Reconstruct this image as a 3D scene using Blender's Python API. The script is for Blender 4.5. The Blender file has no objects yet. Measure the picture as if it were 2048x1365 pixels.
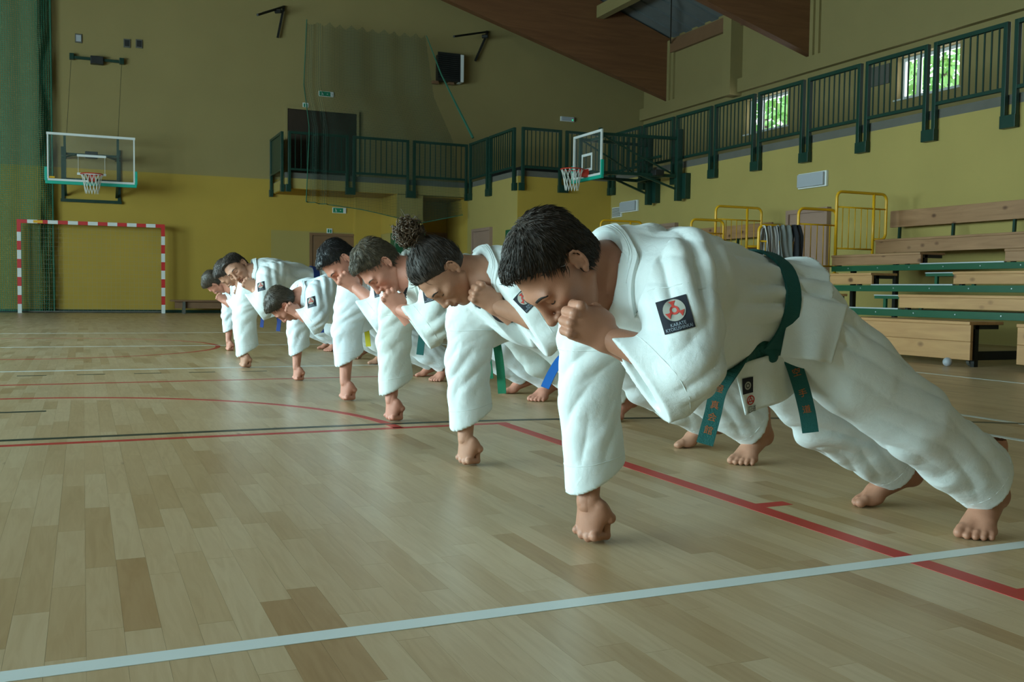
import bpy, bmesh, math, random
import numpy as np
from mathutils import Vector, Matrix, Euler, Quaternion, noise as mnoise
from mathutils.bvhtree import BVHTree

S = bpy.context.scene
C = S.collection
random.seed(7)
RNG = np.random.default_rng(11)

# ------------------------------------------------------------------ camera
CAM_F, CAM_YAW, CAM_PITCH, CAM_ROLL, CAM_H = 1958.8, 23.67, 2.966, 0.777, 0.652
def _basis():
    ya, pi_, ro = (math.radians(a) for a in (CAM_YAW, CAM_PITCH, CAM_ROLL))
    f0 = Vector((math.sin(ya), math.cos(ya), 0)); r0 = Vector((math.cos(ya), -math.sin(ya), 0))
    fw = f0 * math.cos(pi_) - Vector((0, 0, math.sin(pi_)))
    u0 = Vector((0, 0, math.cos(pi_))) + f0 * math.sin(pi_)
    return fw, r0 * math.cos(ro) + u0 * math.sin(ro), u0 * math.cos(ro) - r0 * math.sin(ro)
CFW, CR, CU = _basis()
CO = Vector((0, 0, CAM_H))
cam_data = bpy.data.cameras.new('camera')
cam_data.sensor_width = 36.0
cam_data.lens = 36.0 * CAM_F / 2048.0
cam_data.clip_start = 0.05
cam_data.clip_end = 200
cam = bpy.data.objects.new('camera', cam_data)
C.objects.link(cam)
M = Matrix.Identity(4)
for i in range(3):
    M[i][0], M[i][1], M[i][2], M[i][3] = CR[i], CU[i], -CFW[i], CO[i]
cam.matrix_world = M
S.camera = cam

def project(p):
    d = Vector(p) - CO
    z = d.dot(CFW)
    if z < 1e-3: return (-1e6, -1e6, z)
    return (1024 + CAM_F * d.dot(CR) / z, 682.5 - CAM_F * d.dot(CU) / z, z)

# ------------------------------------------------------------------ world, light, exposure
world = bpy.data.worlds.new('world')
S.world = world
world.use_nodes = True
_wn = world.node_tree.nodes
_bg = _wn['Background']
_bg.inputs['Color'].default_value = (0.86, 0.93, 1.0, 1)
_bg.inputs['Strength'].default_value = 4.5

WINDOW_Z0, WINDOW_Z1 = .9, 4.1
WINDOWS = ((-2.4, 1.0), (2.8, 5.0), (8.4, 5.0), (14.0, 5.0))        # (centre along the wall, width); narrow first one is added, unseen, as cool fill
WALL_LEFT_X = -9.2
for _y, _w in WINDOWS:                                 # daylight coming in through the tall windows of the left wall
    ld = bpy.data.lights.new('window_daylight', 'AREA')
    ld.shape = 'RECTANGLE'
    ld.size = WINDOW_Z1 - WINDOW_Z0 - 0.3
    ld.size_y = _w - 0.3
    ld.energy = 850 * _w / 5.0
    ld.color = (0.62, 0.95, 1.0)
    lo = bpy.data.objects.new('window_daylight', ld)
    C.objects.link(lo)
    lo.location = (WALL_LEFT_X + 0.06, _y, (WINDOW_Z0 + WINDOW_Z1) / 2)
    lo.rotation_euler = (0, -math.pi / 2, 0)

S.view_settings.view_transform = 'Standard'
S.view_settings.look = 'None'
S.view_settings.gamma = 1.0
S.view_settings.use_curve_mapping = False
S.view_settings.exposure = 0.0

# ------------------------------------------------------------------ mesh helpers
class MB:
    """collects faces, builds ONE mesh object"""
    def __init__(self): self.v = []; self.f = []
    def add(self, vs, fs):
        o = len(self.v); self.v += [tuple(p) for p in vs]; self.f += [tuple(i + o for i in q) for q in fs]; return self
    def box(self, x0, x1, y0, y1, z0, z1):
        return self.add([(x0,y0,z0),(x1,y0,z0),(x1,y1,z0),(x0,y1,z0),(x0,y0,z1),(x1,y0,z1),(x1,y1,z1),(x0,y1,z1)],
                        [(0,3,2,1),(4,5,6,7),(0,1,5,4),(1,2,6,5),(2,3,7,6),(3,0,4,7)])
    def hexa(self, c8):
        return self.add(c8, [(0,3,2,1),(4,5,6,7),(0,1,5,4),(1,2,6,5),(2,3,7,6),(3,0,4,7)])
    def quad(self, a, b, c, d): return self.add([a,b,c,d], [(0,1,2,3)])
    def tube(self, pts, r, n=8, caps=True, closed=False):
        pts = [Vector(p) for p in pts]; m = len(pts)
        rs = r if isinstance(r, (list, tuple)) else [r] * m
        base = len(self.v); nrm = None
        for i, p in enumerate(pts):
            a = pts[(i-1) % m] if (i or closed) else pts[i]; b = pts[(i+1) % m] if (i < m-1 or closed) else pts[i]
            t = (b - a).normalized()
            if nrm is None:
                nrm = Vector((0,0,1)) if abs(t.z) < .9 else Vector((1,0,0))
            nrm = (nrm - t * nrm.dot(t)).normalized(); bi = t.cross(nrm)
            for k in range(n):
                th = 2*math.pi*k/n
                self.v.append(tuple(p + nrm*(math.cos(th)*rs[i]) + bi*(math.sin(th)*rs[i])))
        segs = m if closed else m-1
        for i in range(segs):
            j = (i+1) % m
            for k in range(n):
                l = (k+1) % n
                self.f.append((base+i*n+k, base+i*n+l, base+j*n+l, base+j*n+k))
        if caps and not closed:
            self.f.append(tuple(base+k for k in reversed(range(n))))
            self.f.append(tuple(base+(m-1)*n+k for k in range(n)))
        return self
    def bar(self, a, b, w, h):
        """square bar from a to b"""
        a, b = Vector(a), Vector(b); t = (b-a).normalized()
        up = Vector((0,0,1)) if abs(t.z) < .95 else Vector((0,1,0))
        s = t.cross(up).normalized() * (w/2); u = s.cross(t).normalized() * (h/2)
        return self.add([a-s-u,a+s-u,a+s+u,a-s+u,b-s-u,b+s-u,b+s+u,b-s+u],[(0,3,2,1),(4,5,6,7),(0,1,5,4),(1,2,6,5),(2,3,7,6),(3,0,4,7)])
    def mesh(self, name):
        me = bpy.data.meshes.new(name); me.from_pydata(self.v, [], self.f); me.update(); return me
    def build(self, name, mat=None, parent=None, smooth=False, bevel=0):
        me = self.mesh(name)
        return link(name, me, mat, parent, smooth, bevel)

def link(name, me, mat=None, parent=None, smooth=False, bevel=0):
    o = bpy.data.objects.new(name, me); C.objects.link(o)
    if mat is not None and not me.materials: me.materials.append(mat)
    if parent is not None: o.parent = parent
    if smooth: me.polygons.foreach_set('use_smooth', [True]*len(me.polygons))
    if bevel:
        b = o.modifiers.new('bevel', 'BEVEL'); b.width = bevel; b.segments = 2; b.limit_method = 'ANGLE'
    return o

def empty(name, loc=(0,0,0)):
    o = bpy.data.objects.new(name, None); o.empty_display_size = .2; C.objects.link(o); o.location = loc
    o['_loc'] = 1; del o['_loc']
    return o

def tag(o, label=None, cat=None, group=None, kind=None):
    if label: o['label'] = label
    if cat: o['category'] = cat
    if group: o['group'] = group
    if kind: o['kind'] = kind
    return o

def adopt(parent, *children):
    """parent already-placed world-space parts to an Empty without moving them"""
    inv = Matrix.Translation(parent.location).inverted()
    for c in children:
        c.parent = parent; c.matrix_parent_inverse = inv

def sheet(name, fn, nu, nv, m):
    b = MB()
    for j in range(nv+1):
        for i in range(nu+1): b.v.append(tuple(fn(i/nu, j/nv)))
    for j in range(nv):
        for i in range(nu):
            a = j*(nu+1)+i; b.f.append((a, a+1, a+nu+2, a+nu+1))
    return b.build(name, MT[m], smooth=True)
def text_mesh(body, size, font=None, extrude=0.001):
    cu = bpy.data.curves.new('txt', 'FONT'); cu.body = body; cu.size = size; cu.align_x = 'CENTER'; cu.align_y = 'CENTER'; cu.extrude = extrude; cu.resolution_u = 2
    o = bpy.data.objects.new('txt', cu); C.objects.link(o)
    dg = bpy.context.evaluated_depsgraph_get(); me = bpy.data.meshes.new_from_object(o.evaluated_get(dg))
    bpy.data.objects.remove(o); return me

# ------------------------------------------------------------------ materials
def mat(name, col, rough=.6, metal=0, spec=.5, noise_amt=.08, noise_scale=3.0, bump=0, bump_scale=60, coat=0, col2=None, detail=4, stretch=None, sss=0, sheen=0):
    m = bpy.data.materials.new(name); m.use_nodes = True
    nt = m.node_tree; N = nt.nodes; L = nt.links; b = N['Principled BSDF']
    b.inputs['Roughness'].default_value = rough; b.inputs['Metallic'].default_value = metal
    b.inputs['Specular IOR Level'].default_value = spec
    if coat: b.inputs['Coat Weight'].default_value = coat; b.inputs['Coat Roughness'].default_value = .15
    if sss:
        b.inputs['Subsurface Weight'].default_value = sss; b.inputs['Subsurface Radius'].default_value = (.012,.005,.003); b.inputs['Subsurface Scale'].default_value = 1
    if sheen: b.inputs['Sheen Weight'].default_value = sheen
    g = N.new('ShaderNodeNewGeometry')
    src = g.outputs['Position']
    if stretch:
        mp = N.new('ShaderNodeMapping'); mp.inputs['Scale'].default_value = stretch; L.new(src, mp.inputs['Vector']); src = mp.outputs['Vector']
    nz = N.new('ShaderNodeTexNoise'); nz.inputs['Scale'].default_value = noise_scale; nz.inputs['Detail'].default_value = detail
    L.new(src, nz.inputs['Vector'])
    mx = N.new('ShaderNodeMix'); mx.data_type = 'RGBA'
    c2 = col2 or tuple(max(0, c*(1-noise_amt*2)) for c in col)
    c1 = col if col2 else tuple(min(1, c*(1+noise_amt)) for c in col)
    mx.inputs['A'].default_value = (*c1, 1); mx.inputs['B'].default_value = (*c2, 1)
    L.new(nz.outputs['Fac'], mx.inputs['Factor'])
    L.new(mx.outputs['Result'], b.inputs['Base Color'])
    if bump:
        n2 = N.new('ShaderNodeTexNoise'); n2.inputs['Scale'].default_value = bump_scale; n2.inputs['Detail'].default_value = 5
        L.new(src, n2.inputs['Vector'])
        bp = N.new('ShaderNodeBump'); bp.inputs['Strength'].default_value = bump; bp.inputs['Distance'].default_value = .01
        L.new(n2.outputs['Fac'], bp.inputs['Height']); L.new(bp.outputs['Normal'], b.inputs['Normal'])
    return m

def net_mat(name, col, cell, thick, alpha=1.0, axes=(0, 2)):
    """netting: procedural square mesh of cords, open between them"""
    m = bpy.data.materials.new(name); m.use_nodes = True
    nt = m.node_tree; N = nt.nodes; L = nt.links; b = N['Principled BSDF']
    b.inputs['Base Color'].default_value = (*col, 1); b.inputs['Roughness'].default_value = .8
    g = N.new('ShaderNodeNewGeometry'); sp = N.new('ShaderNodeSeparateXYZ'); L.new(g.outputs['Position'], sp.inputs[0])
    outs = []
    for a in axes:
        d = N.new('ShaderNodeMath'); d.operation = 'DIVIDE'; d.inputs[1].default_value = cell; L.new(sp.outputs[a], d.inputs[0])
        fr = N.new('ShaderNodeMath'); fr.operation = 'FRACT'; L.new(d.outputs[0], fr.inputs[0])
        lt = N.new('ShaderNodeMath'); lt.operation = 'LESS_THAN'; lt.inputs[1].default_value = thick/cell; L.new(fr.outputs[0], lt.inputs[0])
        outs.append(lt)
    mx = N.new('ShaderNodeMath'); mx.operation = 'MAXIMUM'; L.new(outs[0].outputs[0], mx.inputs[0]); L.new(outs[1].outputs[0], mx.inputs[1])
    ml = N.new('ShaderNodeMath'); ml.operation = 'MULTIPLY'; ml.inputs[1].default_value = alpha; L.new(mx.outputs[0], ml.inputs[0])
    L.new(ml.outputs[0], b.inputs['Alpha'])
    return m

def wood_mat(name, c1, c2, knots=True, axis=1, scale=1.0, rough=.5):
    m = bpy.data.materials.new(name); m.use_nodes = True
    nt = m.node_tree; N = nt.nodes; L = nt.links; b = N['Principled BSDF']
    b.inputs['Roughness'].default_value = rough
    g = N.new('ShaderNodeNewGeometry'); oi = N.new('ShaderNodeObjectInfo')
    ad = N.new('ShaderNodeVectorMath'); ad.operation = 'ADD'
    cm = N.new('ShaderNodeCombineXYZ'); mu = N.new('ShaderNodeMath'); mu.operation = 'MULTIPLY'; mu.inputs[1].default_value = 37.0
    L.new(oi.outputs['Random'], mu.inputs[0])
    for i in range(3): L.new(mu.outputs[0], cm.inputs[i])
    L.new(g.outputs['Position'], ad.inputs[0]); L.new(cm.outputs[0], ad.inputs[1])
    mp = N.new('ShaderNodeMapping'); sc = [9*scale]*3; sc[axis] = .7*scale; mp.inputs['Scale'].default_value = sc
    L.new(ad.outputs[0], mp.inputs['Vector'])
    nz = N.new('ShaderNodeTexNoise'); nz.inputs['Scale'].default_value = 1.6; nz.inputs['Detail'].default_value = 6; nz.inputs['Distortion'].default_value = 1.2
    L.new(mp.outputs['Vector'], nz.inputs['Vector'])
    rp = N.new('ShaderNodeValToRGB'); rp.color_ramp.elements[0].position = .3; rp.color_ramp.elements[1].position = .75
    rp.color_ramp.elements[0].color = (*c2, 1); rp.color_ramp.elements[1].color = (*c1, 1)
    L.new(nz.outputs['Fac'], rp.inputs['Fac'])
    out = rp.outputs['Color']
    if knots:
        mp2 = N.new('ShaderNodeMapping'); sc = [5.2*scale]*3; sc[axis] = 3.4*scale; mp2.inputs['Scale'].default_value = sc
        L.new(ad.outputs[0], mp2.inputs['Vector'])
        vo = N.new('ShaderNodeTexVoronoi'); vo.inputs['Scale'].default_value = 1.0; L.new(mp2.outputs['Vector'], vo.inputs['Vector'])
        r2 = N.new('ShaderNodeValToRGB'); r2.color_ramp.elements[0].position = .08; r2.color_ramp.elements[1].position = .2
        r2.color_ramp.elements[0].color = (.22,.13,.08,1); r2.color_ramp.elements[1].color = (1,1,1,1)
        L.new(vo.outputs['Distance'], r2.inputs['Fac'])
        mm = N.new('ShaderNodeMix'); mm.data_type = 'RGBA'; mm.blend_type = 'MULTIPLY'; mm.inputs['Factor'].default_value = .9
        L.new(out, mm.inputs['A']); L.new(r2.outputs['Color'], mm.inputs['B']); out = mm.outputs['Result']
    L.new(out, b.inputs['Base Color'])
    return m

def plank_mat(name, use_attr):
    """maple sports floor strip: tone per strip, fine grain, occasional streak"""
    m = bpy.data.materials.new(name); m.use_nodes = True
    nt = m.node_tree; N = nt.nodes; L = nt.links; b = N['Principled BSDF']
    g = N.new('ShaderNodeNewGeometry')
    if use_attr:
        at = N.new('ShaderNodeAttribute'); at.attribute_name = 'tone'; tone = at.outputs['Fac']
    else:
        oi = N.new('ShaderNodeObjectInfo'); tone = oi.outputs['Random']
    rp = N.new('ShaderNodeValToRGB'); cr = rp.color_ramp
    cols = [(0,(.41,.255,.125)),(.06,(.465,.315,.165)),(.35,(.515,.365,.205)),(.7,(.55,.40,.235)),(1,(.58,.435,.265))]
    cr.elements[0].position = cols[0][0]; cr.elements[0].color = (*cols[0][1],1)
    cr.elements[1].position = cols[-1][0]; cr.elements[1].color = (*cols[-1][1],1)
    for p, c in cols[1:-1]:
        e = cr.elements.new(p); e.color = (*c, 1)
    L.new(tone, rp.inputs['Fac'])
    mu = N.new('ShaderNodeMath'); mu.operation = 'MULTIPLY'; mu.inputs[1].default_value = 53.0; L.new(tone, mu.inputs[0])
    cm = N.new('ShaderNodeCombineXYZ'); L.new(mu.outputs[0], cm.inputs[0]); L.new(mu.outputs[0], cm.inputs[1])
    ad = N.new('ShaderNodeVectorMath'); ad.operation = 'ADD'; L.new(g.outputs['Position'], ad.inputs[0]); L.new(cm.outputs[0], ad.inputs[1])
    mp = N.new('ShaderNodeMapping'); mp.inputs['Scale'].default_value = (26, 2.2, 1); L.new(ad.outputs[0], mp.inputs['Vector'])
    nz = N.new('ShaderNodeTexNoise'); nz.inputs['Scale'].default_value = 1.5; nz.inputs['Detail'].default_value = 7; nz.inputs['Distortion'].default_value = 1.6
    L.new(mp.outputs['Vector'], nz.inputs['Vector'])
    r2 = N.new('ShaderNodeValToRGB'); r2.color_ramp.elements[0].position = .25; r2.color_ramp.elements[1].position = .62
    r2.color_ramp.elements[0].color = (.80,.74,.66,1); r2.color_ramp.elements[1].color = (1,1,1,1)
    L.new(nz.outputs['Fac'], r2.inputs['Fac'])
    mm = N.new('ShaderNodeMix'); mm.data_type = 'RGBA'; mm.blend_type = 'MULTIPLY'; mm.inputs['Factor'].default_value = .8
    L.new(rp.outputs['Color'], mm.inputs['A']); L.new(r2.outputs['Color'], mm.inputs['B'])
    # sparse dark mineral streaks and knots
    mp3 = N.new('ShaderNodeMapping'); mp3.inputs['Scale'].default_value = (5.0, 1.7, 1); L.new(ad.outputs[0], mp3.inputs['Vector'])
    vo = N.new('ShaderNodeTexVoronoi'); vo.inputs['Scale'].default_value = 1.0; L.new(mp3.outputs['Vector'], vo.inputs['Vector'])
    r3 = N.new('ShaderNodeValToRGB'); r3.color_ramp.elements[0].position = .018; r3.color_ramp.elements[1].position = .07
    r3.color_ramp.elements[0].color = (.25,.16,.09,1); r3.color_ramp.elements[1].color = (1,1,1,1)
    L.new(vo.outputs['Distance'], r3.inputs['Fac'])
    m3 = N.new('ShaderNodeMix'); m3.data_type = 'RGBA'; m3.blend_type = 'MULTIPLY'; m3.inputs['Factor'].default_value = .75
    L.new(mm.outputs['Result'], m3.inputs['A']); L.new(r3.outputs['Color'], m3.inputs['B'])
    L.new(m3.outputs['Result'], b.inputs['Base Color'])
    b.inputs['Roughness'].default_value = .34
    b.inputs['Specular IOR Level'].default_value = .5
    n4 = N.new('ShaderNodeTexNoise'); n4.inputs['Scale'].default_value = 1.3; L.new(g.outputs['Position'], n4.inputs['Vector'])
    mr = N.new('ShaderNodeMapRange'); mr.inputs['To Min'].default_value = .24; mr.inputs['To Max'].default_value = .42; L.new(n4.outputs['Fac'], mr.inputs['Value'])
    L.new(mr.outputs['Result'], b.inputs['Roughness'])
    return m

def emit_mat(name, col, strength):
    m = bpy.data.materials.new(name); m.use_nodes = True
    b = m.node_tree.nodes['Principled BSDF']
    b.inputs['Base Color'].default_value = (*col, 1); b.inputs['Emission Color'].default_value = (*col, 1); b.inputs['Emission Strength'].default_value = strength
    return m

def glass_mat(name, tint=(1,1,1), alpha=.08, rough=.03):
    m = bpy.data.materials.new(name); m.use_nodes = True
    nt = m.node_tree; N = nt.nodes; L = nt.links; b = N['Principled BSDF']
    b.inputs['Base Color'].default_value = (*tint, 1); b.inputs['Roughness'].default_value = rough; b.inputs['Alpha'].default_value = alpha
    return m

MT = dict(
    cream=mat('cream_plaster', (.27,.21,.080), .85, noise_amt=.05, noise_scale=1.2, bump=.15, bump_scale=70),
    yellow=mat('yellow_plaster', (.415,.275,.038), .8, noise_amt=.06, noise_scale=1.3, bump=.15, bump_scale=70),
    pale=mat('pale_yellow_plaster', (.345,.265,.075), .8, noise_amt=.05, noise_scale=1.3, bump=.15, bump_scale=70),
    soffit=mat('deep_yellow_plaster', (.42,.25,.015), .8, noise_amt=.05),
    white=mat('white_paint', (.66,.68,.66), .45, noise_amt=.03),
    grey=mat('grey_concrete', (.11,.105,.085), .85, noise_amt=.12, bump=.2),
    green=mat('dark_green_paint', (.006,.036,.024), .35, noise_amt=.1),
    pad=mat('green_vinyl_pad', (.008,.085,.035), .45, noise_amt=.06),
    gboard=mat('green_fascia_paint', (.006,.075,.030), .4, noise_amt=.1),
    teal=mat('teal_rubber', (.0,.36,.25), .5, noise_amt=.05),
    black=mat('black_metal', (.012,.013,.012), .5, noise_amt=.2),
    dark=mat('dark_brown_door', (.030,.018,.010), .5, noise_amt=.15),
    brown=mat('brown_door', (.20,.105,.05), .5, noise_amt=.08),
    mauve=mat('mauve_brown_door', (.30,.19,.14), .5, noise_amt=.06),
    glulam=wood_mat('glulam_beam', (.20,.085,.032), (.14,.055,.02), knots=False, axis=0, scale=.5, rough=.6),
    roof=mat('roof_deck_steel', (.16,.18,.18), .6, noise_amt=.1),
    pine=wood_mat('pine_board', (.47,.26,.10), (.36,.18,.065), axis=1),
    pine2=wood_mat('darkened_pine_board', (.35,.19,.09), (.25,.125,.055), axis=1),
    alu=mat('aluminium_edge', (.62,.66,.68), .35, metal=.7, noise_amt=.04),
    ytube=mat('yellow_tube_paint', (.72,.38,.01), .35, noise_amt=.05),
    red=mat('red_paint', (.55,.02,.02), .45, noise_amt=.06),
    rim=mat('red_rim_paint', (.60,.04,.02), .4, noise_amt=.06),
    lred=mat('red_line_paint', (.50,.035,.03), .4, noise_amt=.05),
    lwhite=mat('white_line_paint', (.72,.78,.76), .4, noise_amt=.03),
    lblack=mat('black_line_paint', (.03,.04,.03), .4, noise_amt=.05),
    cord=mat('white_cord', (.65,.66,.60), .8, noise_amt=.05),
    gcord=mat('green_cord', (.02,.12,.07), .8, noise_amt=.05),
    glass=glass_mat('clear_glass', (.9,1,.95), .02),
    net_green=net_mat('green_netting', (.02,.20,.12), .045, .0095),
    net_dark=net_mat('dark_green_netting', (.012,.050,.032), .03, .0048),
    net_goal=net_mat('goal_netting', (.25,.25,.16), .10, .003),
    sign=mat('exit_sign_green', (.01,.20,.10), .4, noise_amt=.03),
    lens=mat('milky_lamp_cover', (.36,.38,.41), .4, noise_amt=.03),
    leaf=mat('tree_leaf', (.30,.55,.10), .5, noise_amt=.3, noise_scale=2.0, col2=(.10,.36,.14)),
    bark=mat('tree_bark', (.10,.07,.05), .9),
    plank=plank_mat('maple_strip', False), plank_stuff=plank_mat('maple_strip_field', True),
    subfloor=mat('floor_subbase', (.30,.22,.13), .6),
)
# ================================================================== THE HALL
XR, YW, YA, YB, XB, XA = 11.33, 24.9, 23.3, 20.2, 8.95, 4.36
ZS, ZR, ZSB = 3.215, 4.298, 2.97          # gallery wall top, rail top, slab underside
XG = 15.0                                  # gallery back wall
XC = -0.45                                 # court centre line
YBACK = -6.0

# ---- floor: sub-base, single strips, the rest of the strips, painted court lines
floor = MB().box(WALL_LEFT_X, XG, YBACK, YW, -.12, -.012).build('floor', MT['subfloor'])
tag(floor, kind='structure', label='maple strip sports floor with painted court lines')
PW = .066
strips = []
nx0, nx1 = int(-9.2/PW), int(12.0/PW)
for ix in range(nx0, nx1):
    y = YBACK + random.random()*.6
    while y < YW:
        ln = random.choice((.32,.42,.5,.5,.6,.74)) + random.random()*.06
        y1 = min(y+ln, YW)
        strips.append((ix*PW, (ix+1)*PW, y, y1, random.random()))
        y = y1
def strip_vis(s):
    x, yy, z = project(((s[0]+s[1])/2, (s[2]+s[3])/2, 0))
    x2, y2, z2 = project((s[0], s[3], 0))
    return (z > .3 and -60 < x < 2110 and 560 < yy < 1480) or (z2 > .3 and -20 < x2 < 2060 and 560 < y2 < 1366)
def strip_near(s): return project(((s[0]+s[1])/2, (s[2]+s[3])/2, 0))[2]
vis = sorted((s for s in strips if strip_vis(s)), key=strip_near)
full = [s for s in vis if -10 < project(((s[0]+s[1])/2,(s[2]+s[3])/2,0))[0] < 2058 and project(((s[0]+s[1])/2,(s[2]+s[3])/2,0))[1] < 1362]
single = full[:300]; sset = set(single)
gp = .00035
plank_me = MB().box(-.5,.5,-.5,.5,-.012,0).mesh('plank'); plank_me.materials.append(MT['plank'])
for s in single:
    o = bpy.data.objects.new('plank', plank_me); C.objects.link(o); o.parent = floor
    o.location = ((s[0]+s[1])/2, (s[2]+s[3])/2, 0); o.scale = (s[1]-s[0]-gp, s[3]-s[2]-gp*2, 1)
rest = MB(); tones = []
far_cut = 15.0
for s in strips:
    if s in sset: continue
    d = strip_near(s)
    if d > far_cut and not False:
        pass
    rest.box(s[0]+gp/2, s[1]-gp/2, s[2]+gp, s[3]-gp, -.012, 0); tones += [s[4]]*6
ro = rest.build('plank_field', MT['plank_stuff'], floor)
at = ro.data.attributes.new('tone', 'FLOAT', 'FACE'); at.data.foreach_set('value', tones)
tag(ro, kind='stuff')

def cline(x0, x1, y0, y1, m, lift=.0006):
    return MB().box(x0, x1, y0, y1, .00002, lift).build('court_line', MT[m], floor)
def carc(cx, cy, r, a0, a1, m, w=.05, n=64, lift=.0006):
    b = MB()
    for i in range(n):
        t0 = math.radians(a0+(a1-a0)*i/n); t1 = math.radians(a0+(a1-a0)*(i+1)/n)
        P = lambda t, q, z: (cx+math.cos(t)*q, cy+math.sin(t)*q, z)
        r0, r1 = r-w/2, r+w/2
        b.hexa([P(t0,r0,.00002),P(t0,r1,.00002),P(t1,r1,.00002),P(t1,r0,.00002),P(t0,r0,lift),P(t0,r1,lift),P(t1,r1,lift),P(t1,r0,lift)])
    return b.build('court_line', MT[m], floor)
W = .05
LEFT_END = XC-4.5
cline(-4.9, 6.5, 1.793-.025, 1.793+.025, 'lwhite', .0010)        # volleyball end line in front
for yy in (8.10, 11.2, 14.3): cline(-4.95, 4.05, yy-W/2, yy+W/2, 'lwhite', .0008)
cline(3.89, 3.94, 1.82, 19.6, 'lwhite', .0008); cline(4.40, 4.45, 1.82, 19.6, 'lwhite', .0007)
cline(6.49, 6.54, -4, 24, 'lwhite', .0007)
cline(XC-2.36, XC+2.36, 4.39-W/2, 4.39+W/2, 'lred')               # free-throw line
cline(1.845, 1.905, -1.4, 4.37, 'lred', .0007); cline(2*XC-1.905, 2*XC-1.845, -1.4, 4.37, 'lred', .0007)
cline(1.90, 2.01, 2.40, 2.45, 'lred'); cline(1.90, 2.02, 1.10, 1.52, 'lred'); cline(1.90, 2.01, 3.2, 3.25, 'lred') if False else None
carc(XC, 4.39, 1.8, 0, 180, 'lred')
carc(XC, 11.2, 1.8, 0, 360, 'lred', n=96)
cline(-7.5, 6.5, 7.02-W/2, 7.02+W/2, 'lred')
carc(XC, 18.0, 5.2, -30, 30, 'lred', w=.04)
# handball goal-area line (solid black), penalty mark and dashed free-throw line
GX0, GX1, GY = XC-1.58, XC+1.58, -1.46
cline(GX0, GX1, GY+6-W/2, GY+6+W/2, 'lblack', .0008)
carc(GX1, GY, 6, 14, 90, 'lblack', lift=.0008); carc(GX0, GY, 6, 90, 166, 'lblack', lift=.0008)
cline(XC-.5+.0, -.178, GY+7-.03, GY+7+.02, 'lblack')
for k in range(9): cline(-1.98+k*.3868, -1.98+.19+k*.3868, 7.69, 7.735, 'lblack')

# ---- walls
def wall(name, mb, m): return tag(mb.build(name, MT[m]), kind='structure')
ZPAINT = 3.33
t = .25
wall('wall_far', MB().box(WALL_LEFT_X, XG, YW, YW+t, ZPAINT, 11), 'cream')
wall('wall_far_lower', MB().box(WALL_LEFT_X, XA-.05, YW, YW+t, 0, ZPAINT), 'yellow')
wf2 = MB().box(XA-.05, XB+2.5, YW, YW+t, 2.075, ZPAINT)
wall('wall_far_recess_band', wf2, 'yellow')
wall('wall_far_recess', MB().box(XA-.05, XB+2.5, YW, YW+t, 0, 2.075), 'pale')
# gallery block below the railings
wall('wall_right', MB().box(XR, XR+t, YBACK, YB, 0, ZS), 'pale')
wall('wall_right_end', MB().box(XB-.01, XR, YB-.01, YB+.005, 0, ZS), 'yellow')
wall('wall_right_return', MB().box(XB-.01, XB+t, YB+.005, YA, 0, ZS-.001), 'pale')
wall('wall_right_return_back', MB().box(XB, XB+t, YA, YW, 0, 2.965), 'yellow')
wall('wall_gallery_slab', MB().box(XA, XB+.1, YA, YW, ZSB+.012, ZS), 'pale')
wall('ceiling_soffit', MB().box(XA+.02, 7.1, YA+.02, YW, ZSB, ZSB+.012).box(7.1, XB, YA+.3, YW, ZSB, ZSB+.012), 'soffit')
wall('wall_pillar', MB().box(7.08, 7.75, YA, YW, 0, ZSB), 'pale')
wall('wall_pillar_side', MB().box(7.07, 7.08, YA+.01, YW, 2.05, ZSB), 'yellow')
wall('trim_recess_pier', MB().box(6.40, 7.07, YW-.25, YW, 0, ZSB), 'yellow')
# gallery decks and grey kerb
wall('floor_gallery', MB().box(XR, XG, YBACK, YW, ZS, ZS+.015).box(XB, XR, YB, YW, ZS, ZS+.015).box(XA, XB, YA, YW, ZS, ZS+.015), 'grey')
kb = MB().box(XR, XR+.12, YBACK, YB+.1, ZS+.015, ZS+.13)
kb.box(XB, XR, YB, YB+.12, ZS+.015, ZS+.13).box(XB, XB+.12, YB+.12, YA, ZS+.015, ZS+.13).box(XA, XB+.12, YA, YA+.12, ZS+.015, ZS+.13)
wall('trim_gallery_kerb', kb, 'grey')
# gallery back wall with window openings (upper right)
GW = [(18.49, 20.09, 4.565, 5.40), (13.62, 15.18, 4.575, 5.41), (8.75, 10.33, 4.575, 5.41), (3.9, 5.5, 4.575, 5.41)]
gb = MB()
ys = [YBACK]
for (a, b_, z0, z1) in sorted(GW): ys += [a, b_]
ys.append(YW)
for i in range(0, len(ys), 2): gb.box(XG, XG+.3, ys[i], ys[i+1], ZS, 11)
for (a, b_, z0, z1) in GW: gb.box(XG, XG+.3, a, b_, ZS, z0).box(XG, XG+.3, a, b_, z1, 11)
wall('wall_gallery_back', gb, 'cream')
wall('trim_gallery_ledge', MB().box(XG-.14, XG, YBACK, YW, 5.62, 5.95), 'cream')
for i, (a, b_, z0, z1) in enumerate(GW):
    fr = MB(); w = .07; xx0, xx1 = XG+.16, XG+.23
    fr.box(xx0, xx1, a, b_, z0, z0+w).box(xx0, xx1, a, b_, z1-w, z1).box(xx0, xx1, a, a+w, z0+w, z1-w).box(xx0, xx1, b_-w, b_, z0+w, z1-w)
    fr.box(xx0, xx1, (a+b_)/2+.32, (a+b_)/2+.40, z0+w, z1-w)
    wo = tag(fr.build(f'window_{i+1}', MT['white'], bevel=.006), kind='structure')
    MB().box(XG+.19, XG+.197, a+w, b_-w, z0+w, z1-w).build('pane', MT['glass'], wo)
    MB().box(XG-.03, XG+.16, a-.04, b_+.04, z0-.03, z0).build('sill', MT['white'], wo)
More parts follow.
